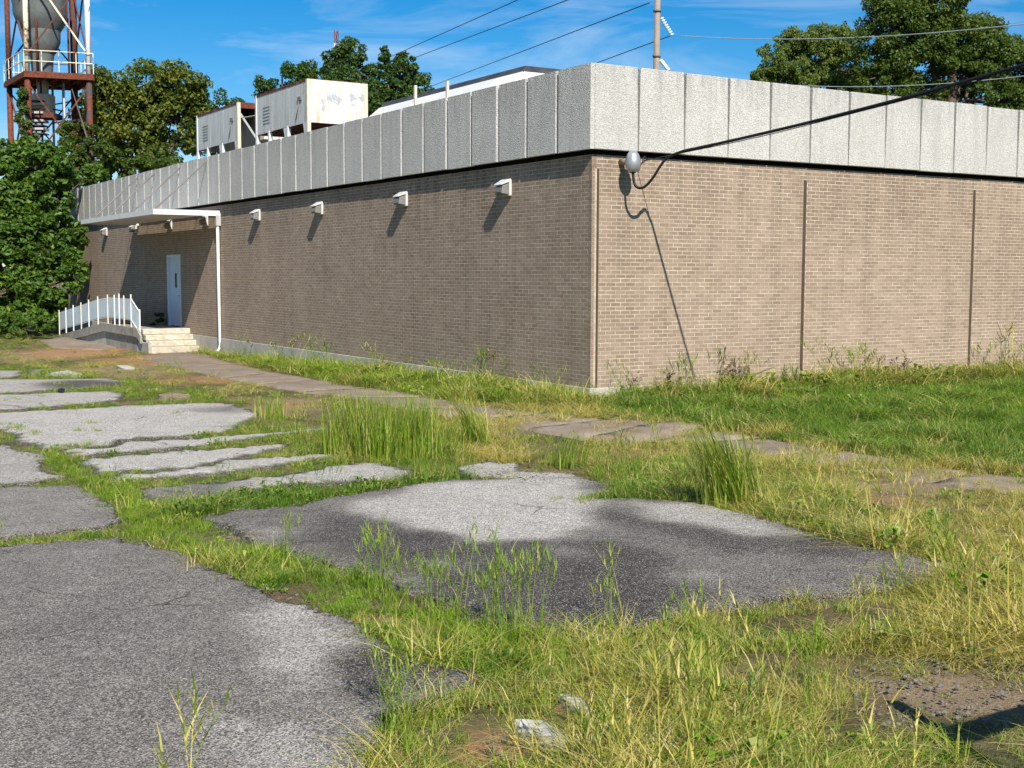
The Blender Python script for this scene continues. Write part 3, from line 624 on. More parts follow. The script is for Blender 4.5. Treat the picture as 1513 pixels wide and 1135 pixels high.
# steps, landing and ramp
RO = 1.62
st = [on_left(282, 482)[1]]
t0 = st[0]; t1 = on_left(155, 470, RO)[1]; t2 = on_left(90, 490, RO)[1]; g0 = -.36
r = empty('entrance_ramp', loc2w((0, t0, g0)), TH); tag(r, 'concrete entrance steps with landing and sloping ramp by the blue door', 'ramp')
for k in range(4):
    z1 = DZ0 - .171 * k - (.0 if k else 0); a = t0 - .30 * k
    MB().box((-RO + .12 + (-.0), a - t0 - .02, z1 - .171 - g0 - (.2 if k == 3 else 0)), (-.02 + .0, a - t0 + .30, z1 - g0)).build('step', M['step'], r, .015)
q = MB(); q.box((-RO + .02, .29, -.3), (-.02, t1 - t0, DZ0 - .004 - g0)); q.build('landing', M['ramp'], r)
def R3(x, t, z): return (x, t - t0, z - g0)
q = MB(); q.hexa([R3(-RO + .02, t1 + .003, g0 - .4), R3(-.02, t1 + .003, g0 - .4), R3(-.02, t2, g0 - .4), R3(-RO + .02, t2, g0 - .4), R3(-RO + .02, t1 + .003, DZ0 - .004), R3(-.02, t1 + .003, DZ0 - .004), R3(-.02, t2, g0), R3(-RO + .02, t2, g0)]); q.build('ramp_slab', M['foundation'], r)
q = MB(); q.hexa([R3(-RO - .06, t0 - .32, DZ0 - .42), R3(-RO + .015, t0 - .32, DZ0 - .42), R3(-RO + .015, t0 + .1, DZ0 - .24), R3(-RO - .06, t0 + .1, DZ0 - .24), R3(-RO - .06, t0 - .32, DZ0 - .20), R3(-RO + .015, t0 - .32, DZ0 - .20), R3(-RO + .015, t0 + .1, DZ0 + .03), R3(-RO - .06, t0 + .1, DZ0 + .03)])
q.hexa([R3(-RO - .06, t0 + .103, DZ0 - .24), R3(-RO + .015, t0 + .103, DZ0 - .24), R3(-RO + .015, t1, DZ0 - .22), R3(-RO - .06, t1, DZ0 - .22), R3(-RO - .06, t0 + .103, DZ0 + .03), R3(-RO + .015, t0 + .103, DZ0 + .03), R3(-RO + .015, t1, DZ0 + .05), R3(-RO - .06, t1, DZ0 + .05)])
q.hexa([R3(-RO - .06, t1 + .003, DZ0 - .22), R3(-RO + .015, t1 + .003, DZ0 - .22), R3(-RO + .015, t2, g0 - .25), R3(-RO - .06, t2, g0 - .25), R3(-RO - .06, t1 + .003, DZ0 + .05), R3(-RO + .015, t1 + .003, DZ0 + .05), R3(-RO + .015, t2, g0 + .06), R3(-RO - .06, t2, g0 + .06)])
q.build('kerb', M['ramp'], r)
MB().box((-RO + .03, -.9, -.4), (-RO + .115, .29, .3)).build('cheek_wall', M['foundation'], r)

def surf(t): return DZ0 + .04 if t < t1 else DZ0 + .04 + (g0 - DZ0) * (t - t1) / (t2 - t1)
rl = empty('ramp_railing', loc2w((-RO, t0, g0)), TH); tag(rl, 'white railing with pale blue sheet panels along the ramp and steps', 'railing')
def R4(x, t, z): return (x, t - t0, z - g0)
pt_ = [on_left(px, 455, RO + .02)[1] for px in (193.5, 183, 176, 169, 159, 144.5, 131, 119.5, 108, 97, 87)]
for i, t in enumerate(pt_):
    s = surf(t); MB().bar(R4(-.02, t, s), R4(-.02, t, s + .97 + (.05 if i in (0, 2) else 0)), .036).build('post', M['cream'] if i % 3 == 1 else M['white'], rl)
for a, b in zip(pt_[:-1], pt_[1:]):
    sa, sb = surf(a) + .24, surf(b) + .24; a2, b2 = a + .035, b - .035; h = .60
    MB().hexa([R4(-.012, a2, sa), R4(.006, a2, sa), R4(.006, b2, sb), R4(-.012, b2, sb), R4(-.012, a2, sa + h), R4(.006, a2, sa + h), R4(.006, b2, sb + h), R4(-.012, b2, sb + h)]).build('panel', M['rail_panel'], rl)
for hh in (.22, .86):
    m = MB()
    for a, b in zip(pt_[:-1], pt_[1:]): m.bar(R4(.01, a, surf(a) + hh), R4(.01, b, surf(b) + hh), .03)
    m.build('rail', M['white'], rl)
te = on_left(206.5, 480, RO - .03)[1]; ze = on_left(206.5, 503, RO - .03)[2]
MB().bar(R4(.03, te, ze), R4(.03, te, ze + .95), .04).build('post', M['white'], rl)
a, b = te + .03, pt_[0] - .03; za, zb = ze + .28, surf(pt_[0]) + .24
MB().hexa([R4(.022, a, za), R4(.038, a, za), R4(.0, b, zb), R4(-.016, b, zb), R4(.022, a, za + .58), R4(.038, a, za + .58), R4(.0, b, zb + .6), R4(-.016, b, zb + .6)]).build('panel', M['rail_panel'], rl)
m = MB(); m.bar(R4(.03, te, ze + .86), R4(-.02, pt_[0], surf(pt_[0]) + .88), .035); m.bar(R4(.03, te, ze + .25), R4(-.02, pt_[0], surf(pt_[0]) + .22), .035); m.build('rail', M['white'], rl)

# condensers on the roof
def condenser(t_near, t_far, x0, wdt, lab, open_end):
    zt = 7.18; zb = 6.05; zr = 5.02; L = t_far - t_near
    r = empty('rooftop_condenser', loc2w((x0, t_near, zr)), TH); tag(r, lab, 'condenser', 'white condensers on the roof')
    Z0, Z1 = zb - zr, zt - zr
    for k in range(3):
        a, b = .06 + (L - .12) * k / 3 + .008, .06 + (L - .12) * (k + 1) / 3 - .008
        sp_ = MB().box((0, a, Z0 + (.0 if k != 1 else .012)), (.03, b, Z1 - .05)).build('side_panel', M['ac'], r); MB().box((wdt - .03, a, Z0), (wdt, b, Z1 - .05)).build('side_panel', M['ac'], r)
        if k == 0:
            MB().box((-.03, a + .35, Z0 + .62), (-.002, a + .62, Z0 + .72)).build('junction_plate', M['lampdark'], sp_); MB().tube([(-.02, a + .5, Z0 + .62), (-.02, a + .75, Z0 + .12)], .014, 6).build('pipe', M['rod'], sp_)
        if k == 2:
            for j in range(6): MB().box((-.006, a + .2, Z0 + .25 + j * .09), (-.002, a + .75, Z0 + .28 + j * .09)).build('louvre', M['lampdark'], sp_)
    MB().box((-.012, .04, Z1 - .048), (.035, L - .04, Z1 + .012)).build('top_rim', M['rustdark'], r)
    MB().box((.05, .05, Z1 - .03), (wdt - .05, L - .05, Z1 + .02)).build('top_grille', M['rustdark'], r)
    MB().box((.035, L - .05, Z0), (wdt - .035, L - .02, Z1)).build('end_panel', M['ac_cream'], r)
    if open_end:
        MB().hexa([(.06, .1, Z1 - .45), (.1, .1, Z1 - .45), (.1, L - .1, Z1 - .45), (.06, L - .1, Z1 - .45), (wdt - .1, .1, Z1 - .1), (wdt - .06, .1, Z1 - .1), (wdt - .06, L - .1, Z1 - .1), (wdt - .1, L - .1, Z1 - .1)]) .build('coil', M['ac'], r)
        MB().hexa([(.06, .12, Z1 - .3), (.14, .12, Z1 - .3), (.14, L - .12, Z1 - .3), (.06, L - .12, Z1 - .3), (wdt * .5, .12, Z0 - .3), (wdt * .5 + .08, .12, Z0 - .3), (wdt * .5 + .08, L - .12, Z0 - .3), (wdt * .5, L - .12, Z0 - .3)]).build('coil', M['lampbody'], r)
        MB().box((wdt * .5, .14, Z0 + .1), (wdt - .04, L - .14, Z1 - .1)).build('fan_deck', M['ac_cream'], r)
        MB().box((.04, .02, Z1 - .16), (wdt - .04, .05, Z1)).build('end_rail', M['rustdark'], r)
    else:
        MB().box((.035, .02, Z0), (wdt - .035, .05, Z1)).build('end_panel', M['ac_cream'], r)
        MB().box((.06, .3, Z0 - .02), (wdt - .06, L - .3, Z0 + .05)).build('base_pan', M['rustdark'], r)
    for x in (-.02, wdt - .08):
        for k, t in enumerate((0, L * .36, L * .72, L - .1)):
            b = MB().box((x, t, 0), (x + .1, t + .1, Z1 if k in (0, 3) else Z0 + .03)).build('leg', M['cream'] if k == 0 else M['white'], r)
            if k in (0, 1): MB().hexa([(x + .02, t + .1, Z0 - .75), (x + .06, t + .1, Z0 - .75), (x + .06, t + .13, Z0 - .75), (x + .02, t + .13, Z0 - .75), (x + .02, t + .1, Z0), (x + .06, t + .1, Z0), (x + .06, t + .36, Z0), (x + .02, t + .36, Z0)]).build('gusset', M['white'], b)
    m = MB(); m.box((-.01, 0, .42), (wdt, .07, .5)); m.box((-.01, L - .07, .42), (wdt, L, .5)); m.build('brace', M['white'], r)
X0 = 1.0
condenser(on_left(455, 150, -X0)[1], on_left(378, 170, -X0)[1], X0, 1.72, 'white rooftop condenser with peeling cream end panel, nearer of the two', False)
condenser(on_left(352, 180, -X0)[1], on_left(291, 195, -X0)[1], X0, 1.72, 'white rooftop condenser with open end, farther of the two', True)

# ------------------------------------------------------------------ poles and overhead wires
PY = 62.
pb = at(966.5, 300, PY); gzp = float(gz(pb[0], PY))
r = empty('utility_pole', (pb[0], PY, gzp)); tag(r, 'tall grey wooden utility pole behind the roof', 'utility pole')
top = at(968, -90, PY)[2]
MB().tube([(0, 0, 0), (.02, 0, (top - gzp) * .5), (.05, 0, top - gzp)], [.2, .165, .13], 12).build('post', M['pole'], r)
def rel(p): return (p[0] - pb[0], p[1] - PY, p[2] - gzp)
for py in (16, 83):
    z = at(967, py, PY)[2] - gzp; MB().tube([(.03, 0, z - .06), (.03, 0, z + .06)], .2, 12).build('band', M['rod'], r)
ins = []
for a, b in (((972, 18), (993, 52)), ((972, 84), (988, 104))):
    p, q = Vector(rel(at(*a, PY))), Vector(rel(at(*b, PY))); m = MB(); m.tube([p, p.lerp(q, .25)], .02, 6); m.build('insulator_hook', M['rod'], r)
    m = MB()
    for k in range(8):
        c = p.lerp(q, .28 + .1 * k); d = (q - p).normalized() * .05; m.tube([c - d, c, c + d], [.05, .13, .04], 10)
    m.build('insulator_string', M['porcelain'], r)
def wire(name, lab, a, b, rad, sag=0, mat='wire', n=24):
    a, b = np.array(a), np.array(b); p = [a + (b - a) * k / n - np.array([0, 0, sag * 4 * (k / n) * (1 - k / n)]) for k in range(n + 1)]
    tag(MB().tube(p, rad, 5).build(name, M[mat]), lab, 'wire', 'overhead power wires')
wire('power_wire', 'topmost power wire running down left over the trees', at(966, -90, PY), at(380, 172, 230), .03)
wire('power_wire', 'second power wire from the top, running down left to the trees', at(966, -48, PY), at(420, 158, 230), .03)
wire('power_wire', 'power wire ending left at the dark penthouse edge', at(960, 4, PY), at(560, 157, 190), .028)
wire('power_wire', 'power wire from the upper insulator down left behind the fascia', at(993, 52, PY), at(640, 182, 190), .026)
wire('power_wire', 'pale power wire from the upper insulator to the right over the trees', at(993, 52, PY), at(1700, 10, 44), .018, .55, 'wirepale')
wire('power_wire', 'pale power wire just above the fascia to the right', at(988, 104, PY), at(1700, 84, 44), .018, .9, 'wirepale')
mp_ = at(497, 62, 420); r = empty('radio_mast', (mp_[0], 420, 0)); tag(r, 'thin red and white lattice mast far behind the trees', 'mast')
zt_ = at(497, 45, 420)[2]
for k in range(6):
    z0, z1 = zt_ * (.70 + .05 * k), zt_ * (.75 + .05 * k); m = MB()
    for dx, dy in ((-.6, 0), (.6, 0), (0, .9)): m.bar((dx, dy, z0), (dx, dy, z1), .25)
    m.bar((-.6, 0, z0), (.6, 0, z1), .18); m.bar((.6, 0, z0), (-.6, 0, z1), .18); m.build('lattice_section', M['white'] if k % 2 == 0 else M['rust'], r)
m = MB(); m.bar((0, .3, 0), (0, .3, zt_ * .7), 1.0); m.build('lower_mast', M['white'], r)

# ------------------------------------------------------------------ silo tower at the left
TY = 70.
def tp(px, py, Y=TY): return at(px, py, Y)
tb = tp(62, 300); r = empty('silo_tower', (tb[0], TY, -.36)); tag(r, 'rusty red steel tower holding a grey hopper silo with railed platform', 'tower')
def TR(p): return (p[0] - tb[0], p[1] - TY, p[2] + .36)
cols = {'fl': (40, 68.5), 'fr': (131, 69.5), 'br': (110, 73), 'bl': (13, 72)}
zpl = tp(80, 108, 69)[2] + .36; ztop = tp(80, -60, 69)[2] + .36
def cpt(k, z): px, Y = cols[k]; p = tp(px, 100, Y); return (p[0] - tb[0], Y - TY, z)
for k, (lo, hi) in {'fl': ('rust', 'creamsteel'), 'fr': ('rust2', 'whitesteel'), 'br': ('rust', 'rust2'), 'bl': ('rust', 'rust')}.items():
    MB().tube([cpt(k, 0), cpt(k, zpl - .1)], .16, 10).build('column', M[lo], r); MB().tube([cpt(k, zpl + .02), cpt(k, ztop)], .14 if k != 'br' else .2, 10).build('column', M[hi], r)
pk = ['fl', 'fr', 'br', 'bl']
m = MB(); c4 = [np.array(cpt(k, 0)) for k in pk]; cen = sum(c4) / 4; o4 = [cen + (p - cen) * 1.12 for p in c4]
m.hexa([(*p[:2], zpl - .1) for p in o4] + [(*p[:2], zpl) for p in o4]); m.build('platform', M['rust'], r)
for i in range(4):
    a, b = o4[i], o4[(i + 1) % 4]; MB().bar((*a[:2], zpl - .22), (*b[:2], zpl - .22), .1, .22).build('beam', M['rust'], r)
    for h in (.55, 1.1): MB().bar((*a[:2], zpl + h), (*b[:2], zpl + h), .04).build('rail', M['creamsteel'], r)
    for k in range(4):
        q = a + (b - a) * k / 4; MB().bar((*q[:2], zpl), (*q[:2], zpl + 1.1), .04).build('rail_post', M['creamsteel'], r)
    ka, kb = pk[i], pk[(i + 1) % 4]
    MB().bar(cpt(ka, ztop - .3), cpt(kb, zpl + 1.0), .09).build('diagonal', M['creamsteel'] if i == 0 else M['rust2'], r)
    MB().bar(cpt(kb, ztop - .8), cpt(ka, zpl + .9), .08).build('diagonal', M['rust2'], r)
    for z0, z1 in ((zpl - .6, zpl * .62), (zpl * .62, zpl * .25)):
        MB().bar(cpt(ka, z0), cpt(kb, z1), .08).build('diagonal', M['rust'], r); MB().bar(cpt(kb, z0), cpt(ka, z1), .08).build('diagonal', M['rust2'], r)
    for z0 in (zpl * .62, zpl * .28): MB().bar(cpt(ka, z0), cpt(kb, z0), .14).build('beam', M['rust'], r)
sc_ = tp(61, 50, 70.8); s0 = (sc_[0] - tb[0], .8, 0)
zz = lambda py: tp(61, py, 70.8)[2] + .36
MB().lathe(s0, [(1.45, zz(-60)), (1.45, zz(22)), (1.30, zz(34)), (.98, zz(48))], 28).build('hopper', M['silo'], r)
MB().lathe(s0, [(1.02, zz(44)), (1.0, zz(62)), (.75, zz(78)), (.62, zz(82))], 28).build('hopper_cone', M['silo'], r)
MB().lathe(s0, [(.66, zz(80)), (.6, zz(92)), (.55, zz(112))], 24).build('outlet', M['silo'], r)
z0 = zz(168); MB().box((s0[0] - .5, .3, z0), (s0[0] + .5, 1.3, zz(140))).build('feeder_box', M['cream'], r, .03)
MB().box((s0[0] - .8, .1, zz(176)), (s0[0] + .8, 1.5, z0 - .02)).build('feeder_deck', M['rust2'], r)
MB().lathe((s0[0], .8, 0), [(.3, zz(139)), (.35, zz(112))], 14).build('chute', M['lampbody'], r)
for dx in (-.9, .1, .7): MB().tube([(s0[0] + dx, 2.0, 0), (s0[0] + dx, 2.0, zpl)], .07, 8).build('pipe', M['rust2'] if dx < 0 else M['lampbody'], r)

g_ = np.random.default_rng(77)
for k in range(10):
    a = cen + np.array([g_.uniform(-1.5, 1.7), g_.uniform(-1.2, 1.8), 0]); MB().tube([(a[0], a[1], 0 if k < 6 else zpl), (a[0], a[1], zpl - .1 if k < 6 else ztop)], g_.uniform(.03, .1), 8).build('pipe', M[('rust', 'rust2', 'lampbody')[k % 3]], r)
for k in range(14):
    z0 = g_.uniform(.3, .95) * zpl; a = cen + np.array([g_.uniform(-1.8, 1.9), g_.uniform(-1.4, 1.8), 0]); b = cen + np.array([g_.uniform(-1.8, 1.9), g_.uniform(-1.4, 1.8), 0])
    MB().bar((a[0], a[1], z0), (b[0], b[1], z0 + g_.choice([0, 0, .8, -.9])), .07).build('brace', M[('rust', 'rust2', 'rust')[k % 3]], r)
for k in range(7):
    t_ = k / 6; p = o4[0] + (o4[1] - o4[0]) * t_; q = o4[3] + (o4[2] - o4[3]) * t_; MB().bar((*p[:2], zpl - .2), (*q[:2], zpl - .2), .08, .16).build('joist', M['rust'], r)
for k in range(9): MB().box((s0[0] - .75 + .0, .0, zz(200) + k * .22), (s0[0] + .25, .9, zz(200) + k * .22 + (.12 if k % 2 else .06))).build('louvre', M['lampbody' if k % 2 else 'rust2'], r)
# ------------------------------------------------------------------ trees
def leaves(clumps, size, n, up=.35, droop=0, seed=1):
    """clumps: (k,4) centre and radius. n leaves spread over them; each leaf a folded diamond."""
    g = np.random.default_rng(seed); wgt = clumps[:, 3] ** 2; idx = g.choice(len(clumps), n, p=wgt / wgt.sum())
    d = g.normal(size=(n, 3)); d /= np.linalg.norm(d, axis=1)[:, None]; rr = clumps[idx, 3] * g.uniform(.35, 1.0, n) ** .6
    P = clumps[idx, :3] + d * rr[:, None] * np.array([1, 1, .8])
    nrm = d * .6 + g.normal(size=(n, 3)) * .55 + np.array([0, 0, up]); nrm /= np.linalg.norm(nrm, axis=1)[:, None]
    a = np.cross(nrm, g.normal(size=(n, 3))); a[:, 2] -= droop; a /= np.linalg.norm(a, axis=1)[:, None]; b = np.cross(nrm, a)
    s = size * g.uniform(.6, 1.25, n)[:, None]
    v = np.stack([P - a * s * .5, P + b * s * .33 + nrm * s * .1, P + a * s * .55, P - b * s * .33 + nrm * s * .1], 1).reshape(-1, 3)
    return v, np.arange(n * 4).reshape(-1, 4)
def make_tree(name, label, cat, base, lobes, leaf, n, mat, seed, trunk=.18, limbs=True, up=.35, droop=0, clump=(.5, .9), per=14, group=None, shell=.55):
    """lobes in world coordinates (x, y, z, rx, ry, rz); base = (x, y)."""
    g = np.random.default_rng(seed); gzv = float(gz(*base)); r = empty(name, (base[0], base[1], gzv)); tag(r, label, cat, group)
    o3 = np.array([base[0], base[1], gzv]); cl = []; m = MB(); topz = max(l[2] for l in lobes)
    m.tube([(0, 0, -.2), (g.normal() * .1, g.normal() * .1, (topz - gzv) * .35), (g.normal() * .25, g.normal() * .25, (topz - gzv) * .7), (g.normal() * .3, g.normal() * .3, (topz - gzv))], [trunk * 1.25, trunk, trunk * .6, trunk * .2], 9)
    for l in lobes:
        k = max(5, int(per * (l[3] * l[4] * l[5]) ** (1 / 3) * 2.0)); c = np.array(l[:3]); rad = np.array(l[3:6])
        d = g.normal(size=(k, 3)); d /= np.linalg.norm(d, axis=1)[:, None]; q = c + d * rad * (g.uniform(shell, 1.2, k)[:, None] ** .8)
        q = q[q[:, 2] > gzv + .3]
        cl.append(np.concatenate([q, g.uniform(clump[0] * .5, clump[1] * .85, len(q))[:, None] * min(1, max(.5, rad.min() / 1.2))], 1))
        if limbs:
            s = np.array([0, 0, max(.5, (l[2] - gzv) * .45)]); e = c - o3; mid = (s + e) / 2 + np.array([0, 0, .2]); m.tube([s, mid, e], [trunk * .45, trunk * .3, trunk * .12], 6)
            for p in q[::3]: m.tube([e, (e + p - o3) / 2 + g.normal(size=3) * .08, p - o3], [trunk * .12, trunk * .08, trunk * .03], 4, False)
    m.build('trunk', M['bark'], r)
    v, f = leaves(np.concatenate(cl), leaf * .74, int(n * 1.7), up, droop, seed); link('crown', mesh_np('crown', v - o3, f), M[mat], r); return r
def lob(px, py, Y, rpx, rpy, ry=None):
    p = at(px, py, Y); k = Y / F; return (p[0], p[1], p[2], rpx * k, (ry or rpx * .8) * (k if ry is None else 1), rpy * k)
def bs(px, Y): return (at(px, 450, Y)[0], Y)
make_tree('broadleaf_tree', 'large-leaved dark green tree covering the far end of the building', 'tree', bs(25, 50),
  [lob(60,250,50,50,34), lob(15,300,50,55,45), lob(76,322,49.5,30,44), lob(40,370,49,55,42), lob(96,385,49,30,32), lob(20,430,48.5,60,36), lob(62,445,48.5,34,28), lob(30,470,48,60,20), lob(112,350,49,18,18), lob(126,262,56,26,20), lob(30,225,52,34,20), lob(108,410,48.5,18,20), lob(-30,440,48,40,40), lob(-40,350,50,50,80), lob(70,290,50,40,30)],
  0.30, 28000, 'leaf_dark', 3, .16, clump=(.35, .65), per=24, up=.5)
make_tree('vine_thicket', 'dense green vine thicket below the rusty tower', 'thicket', bs(130, 60),
  [lob(95,235,60,40,24), lob(140,235,60,42,24), lob(180,248,60,45,22), lob(50,245,60,50,24), lob(118,196,61,24,16), lob(225,245,60,40,16), lob(15,240,61,30,24), lob(36,200,66,16,22), lob(30,160,67,9,26)],
  .22, 18000, 'leaf_oak', 4, .1, clump=(.4, .7), per=18)
make_tree('yellowing_tree', 'tall olive tree with yellowing leaves right of the rusty tower', 'tree', bs(215, 76),
  [lob(165,150,76,38,38), lob(215,125,76,42,30), lob(262,125,76,40,30), lob(255,175,76,42,34), lob(190,195,76,46,34), lob(140,185,77,30,40), lob(285,150,76,22,30), lob(235,225,76,50,24), lob(150,125,76,24,22)],
  .34, 15000, 'leaf_olive', 5, .3, clump=(.5, .95), per=15)
make_tree('small_tree', 'small round dark treetop between olive tree and farther condenser', 'tree', bs(335, 85), [lob(328,165,85,30,22), lob(352,170,85,20,16), lob(310,200,85,30,25)], .3, 3500, 'leaf_deep', 6, .2)
make_tree('evergreen_tree', 'low dark tree at left of the trees behind the condensers', 'tree', bs(425, 84), [lob(398,130,84,20,18), lob(440,112,84,24,24), lob(462,125,84,24,26), lob(420,155,84,40,22), lob(455,170,84,44,24)], .3, 8000, 'leaf_deep', 7, .25, clump=(.5, .9))
make_tree('evergreen_tree', 'tallest pointed dark tree behind the nearer condenser', 'tree', bs(520, 82), [lob(515,80,82,19,26), lob(500,105,82,24,24), lob(532,110,82,26,26), lob(505,140,82,34,26), lob(545,145,82,34,28), lob(525,180,82,44,26), lob(515,64,82,9,10)], .3, 11000, 'leaf_deep', 8, .25, clump=(.45, .85))
make_tree('evergreen_tree', 'dark tree with two tips just left of the penthouse', 'tree', bs(595, 80), [lob(570,95,80,12,22), lob(592,105,80,22,24), lob(578,135,80,28,24), lob(615,130,80,22,20), lob(600,160,80,36,24), lob(560,165,80,32,30)], .3, 10000, 'leaf_deep', 9, .25, clump=(.45, .85))
make_tree('feathery_tree', 'light green feathery tree rising behind the short side fascia', 'tree', bs(1200, 58), [lob(1150,90,58,32,30), lob(1180,65,58,26,24), lob(1215,80,58,34,34), lob(1245,60,58,26,24), lob(1175,115,58,50,20), lob(1245,105,58,40,30), lob(1128,112,58,22,16), lob(1205,55,58,18,16), lob(1215,135,58,70,20)], .15, 30000, 'leaf_willow', 10, .22, up=.1, droop=.6, clump=(.4, .8), per=20)
make_tree('spreading_oak', 'big dark spreading tree at the right edge behind the fascia', 'tree', bs(1385, 54), [lob(1320,35,54,40,40), lob(1300,75,54,34,34), lob(1385,20,54,44,36), lob(1395,70,54,50,38), lob(1345,90,54,46,36), lob(1450,60,54,46,38), lob(1485,100,54,44,34), lob(1420,115,54,50,30), lob(1305,120,54,40,24), lob(1540,120,54,50,40), lob(1310,10,54,26,22), lob(1370,-20,54,40,26), lob(1340,140,54,60,24), lob(1430,150,54,70,26), lob(1510,160,54,50,26), lob(1275,140,55,40,20)], .2, 46000, 'leaf_oak', 11, .35, clump=(.45, .9), per=17)
make_tree('roadside_shrub', 'bushy weed clump at the left edge beside the ramp end', 'shrub', bs(22, 42), [lob(12,498,42,26,12), lob(36,503,42,18,9), lob(-20,500,42,26,14)], .12, 3000, 'leaf_willow', 12, .02, clump=(.15, .3), per=22, limbs=False)
make_tree('roadside_shrub', 'low dark bush under the large-leaved tree', 'shrub', bs(60, 46), [lob(35,480,46,34,14), lob(62,484,46,16,9), lob(0,477,46,40,18)], .16, 4500, 'leaf_dark', 14, .02, clump=(.2, .4), per=20, limbs=False)
make_tree('doorside_weed', 'small dark weed growing by the blue door', 'weed', tuple(loc2w((-.35, DT1 + .25, 0))[:2]), [(*loc2w((-.35, DT1 + .25, .55))[:3], .3, .3, .22)], .12, 260, 'leaf_deep', 13, .02, clump=(.15, .25), limbs=False)

# ------------------------------------------------------------------ grass
def blade(g, h, wd, bend, az, x, y, segs=3, lean=0.0):
    """a strip that bends over; returns verts and quads"""
    c, s = math.cos(az), math.sin(az); v = []; n = segs + 1
    for i in range(n):
        t = i / segs; out = lean * t * h + bend * t * t * h; z = h * t * (1 - .25 * bend * t); wv = wd * (1 - t) ** .7 * .5 + .0004
        v += [(x + c * out - s * wv, y + s * out + c * wv, z), (x + c * out + s * wv, y + s * out - c * wv, z)]
    return v, [(2 * i, 2 * i + 1, 2 * i + 3, 2 * i + 2) for i in range(segs)]
def clump_mesh(name, specs):
    V_, F_ = [], []
    for v, f in specs: n = len(V_); V_ += v; F_ += [tuple(a + n for a in q) for q in f]
    me = bpy.data.meshes.new(name); me.from_pydata(V_, [], F_); me.materials.append(M['grass']); return me
g = np.random.default_rng(21); protos = []
def U_(a, b): return g.uniform(a, b)
def pr(kind):
    s = []
    if kind == 'short':
        for _ in range(36): s.append(blade(g, U_(.025, .07), U_(.003, .0055), U_(.2, 1.0), U_(0, 6.28), g.normal() * .05, g.normal() * .05, 2, U_(0, .5)))
    elif kind == 'mid':
        for _ in range(34): s.append(blade(g, U_(.06, .15), U_(.003, .0055), U_(.3, 1.5), U_(0, 6.28), g.normal() * .05, g.normal() * .05, 3, U_(0, .45)))
    elif kind == 'stem':
        for _ in range(5):
            h = U_(.22, .42); az = U_(0, 6.28); x, y = g.normal() * .04, g.normal() * .04; b = U_(.05, .35); l = U_(0, .15)
            s.append(blade(g, h, .003, b, az, x, y, 5, l))
            for k in range(9):
                t = .72 + .03 * k; out = l * t * h + b * t * t * h; v, f = blade(g, U_(.03, .06), .004, .3, U_(0, 6.28), 0, 0, 2, .5); z = h * t * (1 - .25 * b * t)
                s.append(([(a + x + math.cos(az) * out, c + y + math.sin(az) * out, e + z) for a, c, e in v], f))
        for _ in range(12): s.append(blade(g, U_(.05, .14), U_(.003, .005), U_(.2, .9), U_(0, 6.28), g.normal() * .04, g.normal() * .04, 4, U_(0, .4)))
    elif kind == 'straw':
        for _ in range(24): s.append(blade(g, U_(.05, .14), U_(.002, .0034), U_(.8, 2.8), U_(0, 6.28), g.normal() * .06, g.normal() * .06, 4, U_(.2, 1.4)))
    elif kind == 'leafy':
        for _ in range(22):
            az = U_(0, 6.28); h = U_(.03, .09); x, y = g.normal() * .05, g.normal() * .05; c, q = math.cos(az), math.sin(az); L, wd = U_(.03, .06), U_(.015, .03)
            s.append(([(x, y, h * .6), (x + c * L * .5 - q * wd * .5, y + q * L * .5 + c * wd * .5, h + .01), (x + c * L, y + q * L, h), (x + c * L * .5 + q * wd * .5, y + q * L * .5 - c * wd * .5, h + .01)], [(0, 1, 2, 3)]))
            s.append(blade(g, h, .002, .1, az, x, y, 1, 0))
    return s
pcol = bpy.data.collections.new('grass_kinds')
for k, kind in enumerate(['short', 'short', 'short', 'mid', 'mid', 'mid', 'stem', 'stem', 'straw', 'straw', 'straw', 'leafy', 'leafy']):
    o = bpy.data.objects.new('kind_%02d' % k, clump_mesh('grass_' + kind, pr(kind))); pcol.objects.link(o)
KI = {'short': (0, 3), 'mid': (3, 6), 'stem': (6, 8), 'straw': (8, 11), 'leafy': (11, 13)}
def scatter_tree():
    t = bpy.data.node_groups.new('scatter', 'GeometryNodeTree'); t.interface.new_socket('Geometry', in_out='INPUT', socket_type='NodeSocketGeometry'); t.interface.new_socket('Geometry', in_out='OUTPUT', socket_type='NodeSocketGeometry')
    n = t.nodes.new; gi, go = n('NodeGroupInput'), n('NodeGroupOutput'); ip = n('GeometryNodeInstanceOnPoints'); ci = n('GeometryNodeCollectionInfo')
    ci.inputs['Collection'].default_value = pcol; ci.inputs['Separate Children'].default_value = True; ci.inputs['Reset Children'].default_value = True
    def attr(name, ty): a = n('GeometryNodeInputNamedAttribute'); a.data_type = ty; a.inputs['Name'].default_value = name; return a.outputs['Attribute']
    e2r = n('FunctionNodeEulerToRotation'); t.links.new(attr('rot', 'FLOAT_VECTOR'), e2r.inputs[0])
    t.links.new(gi.outputs[0], ip.inputs['Points']); t.links.new(ci.outputs[0], ip.inputs['Instance']); ip.inputs['Pick Instance'].default_value = True
    t.links.new(attr('kind_index', 'INT'), ip.inputs['Instance Index']); t.links.new(e2r.outputs[0], ip.inputs['Rotation']); t.links.new(attr('size', 'FLOAT_VECTOR'), ip.inputs['Scale'])
    t.links.new(ip.outputs[0], go.inputs[0]); return t
ST = scatter_tree()
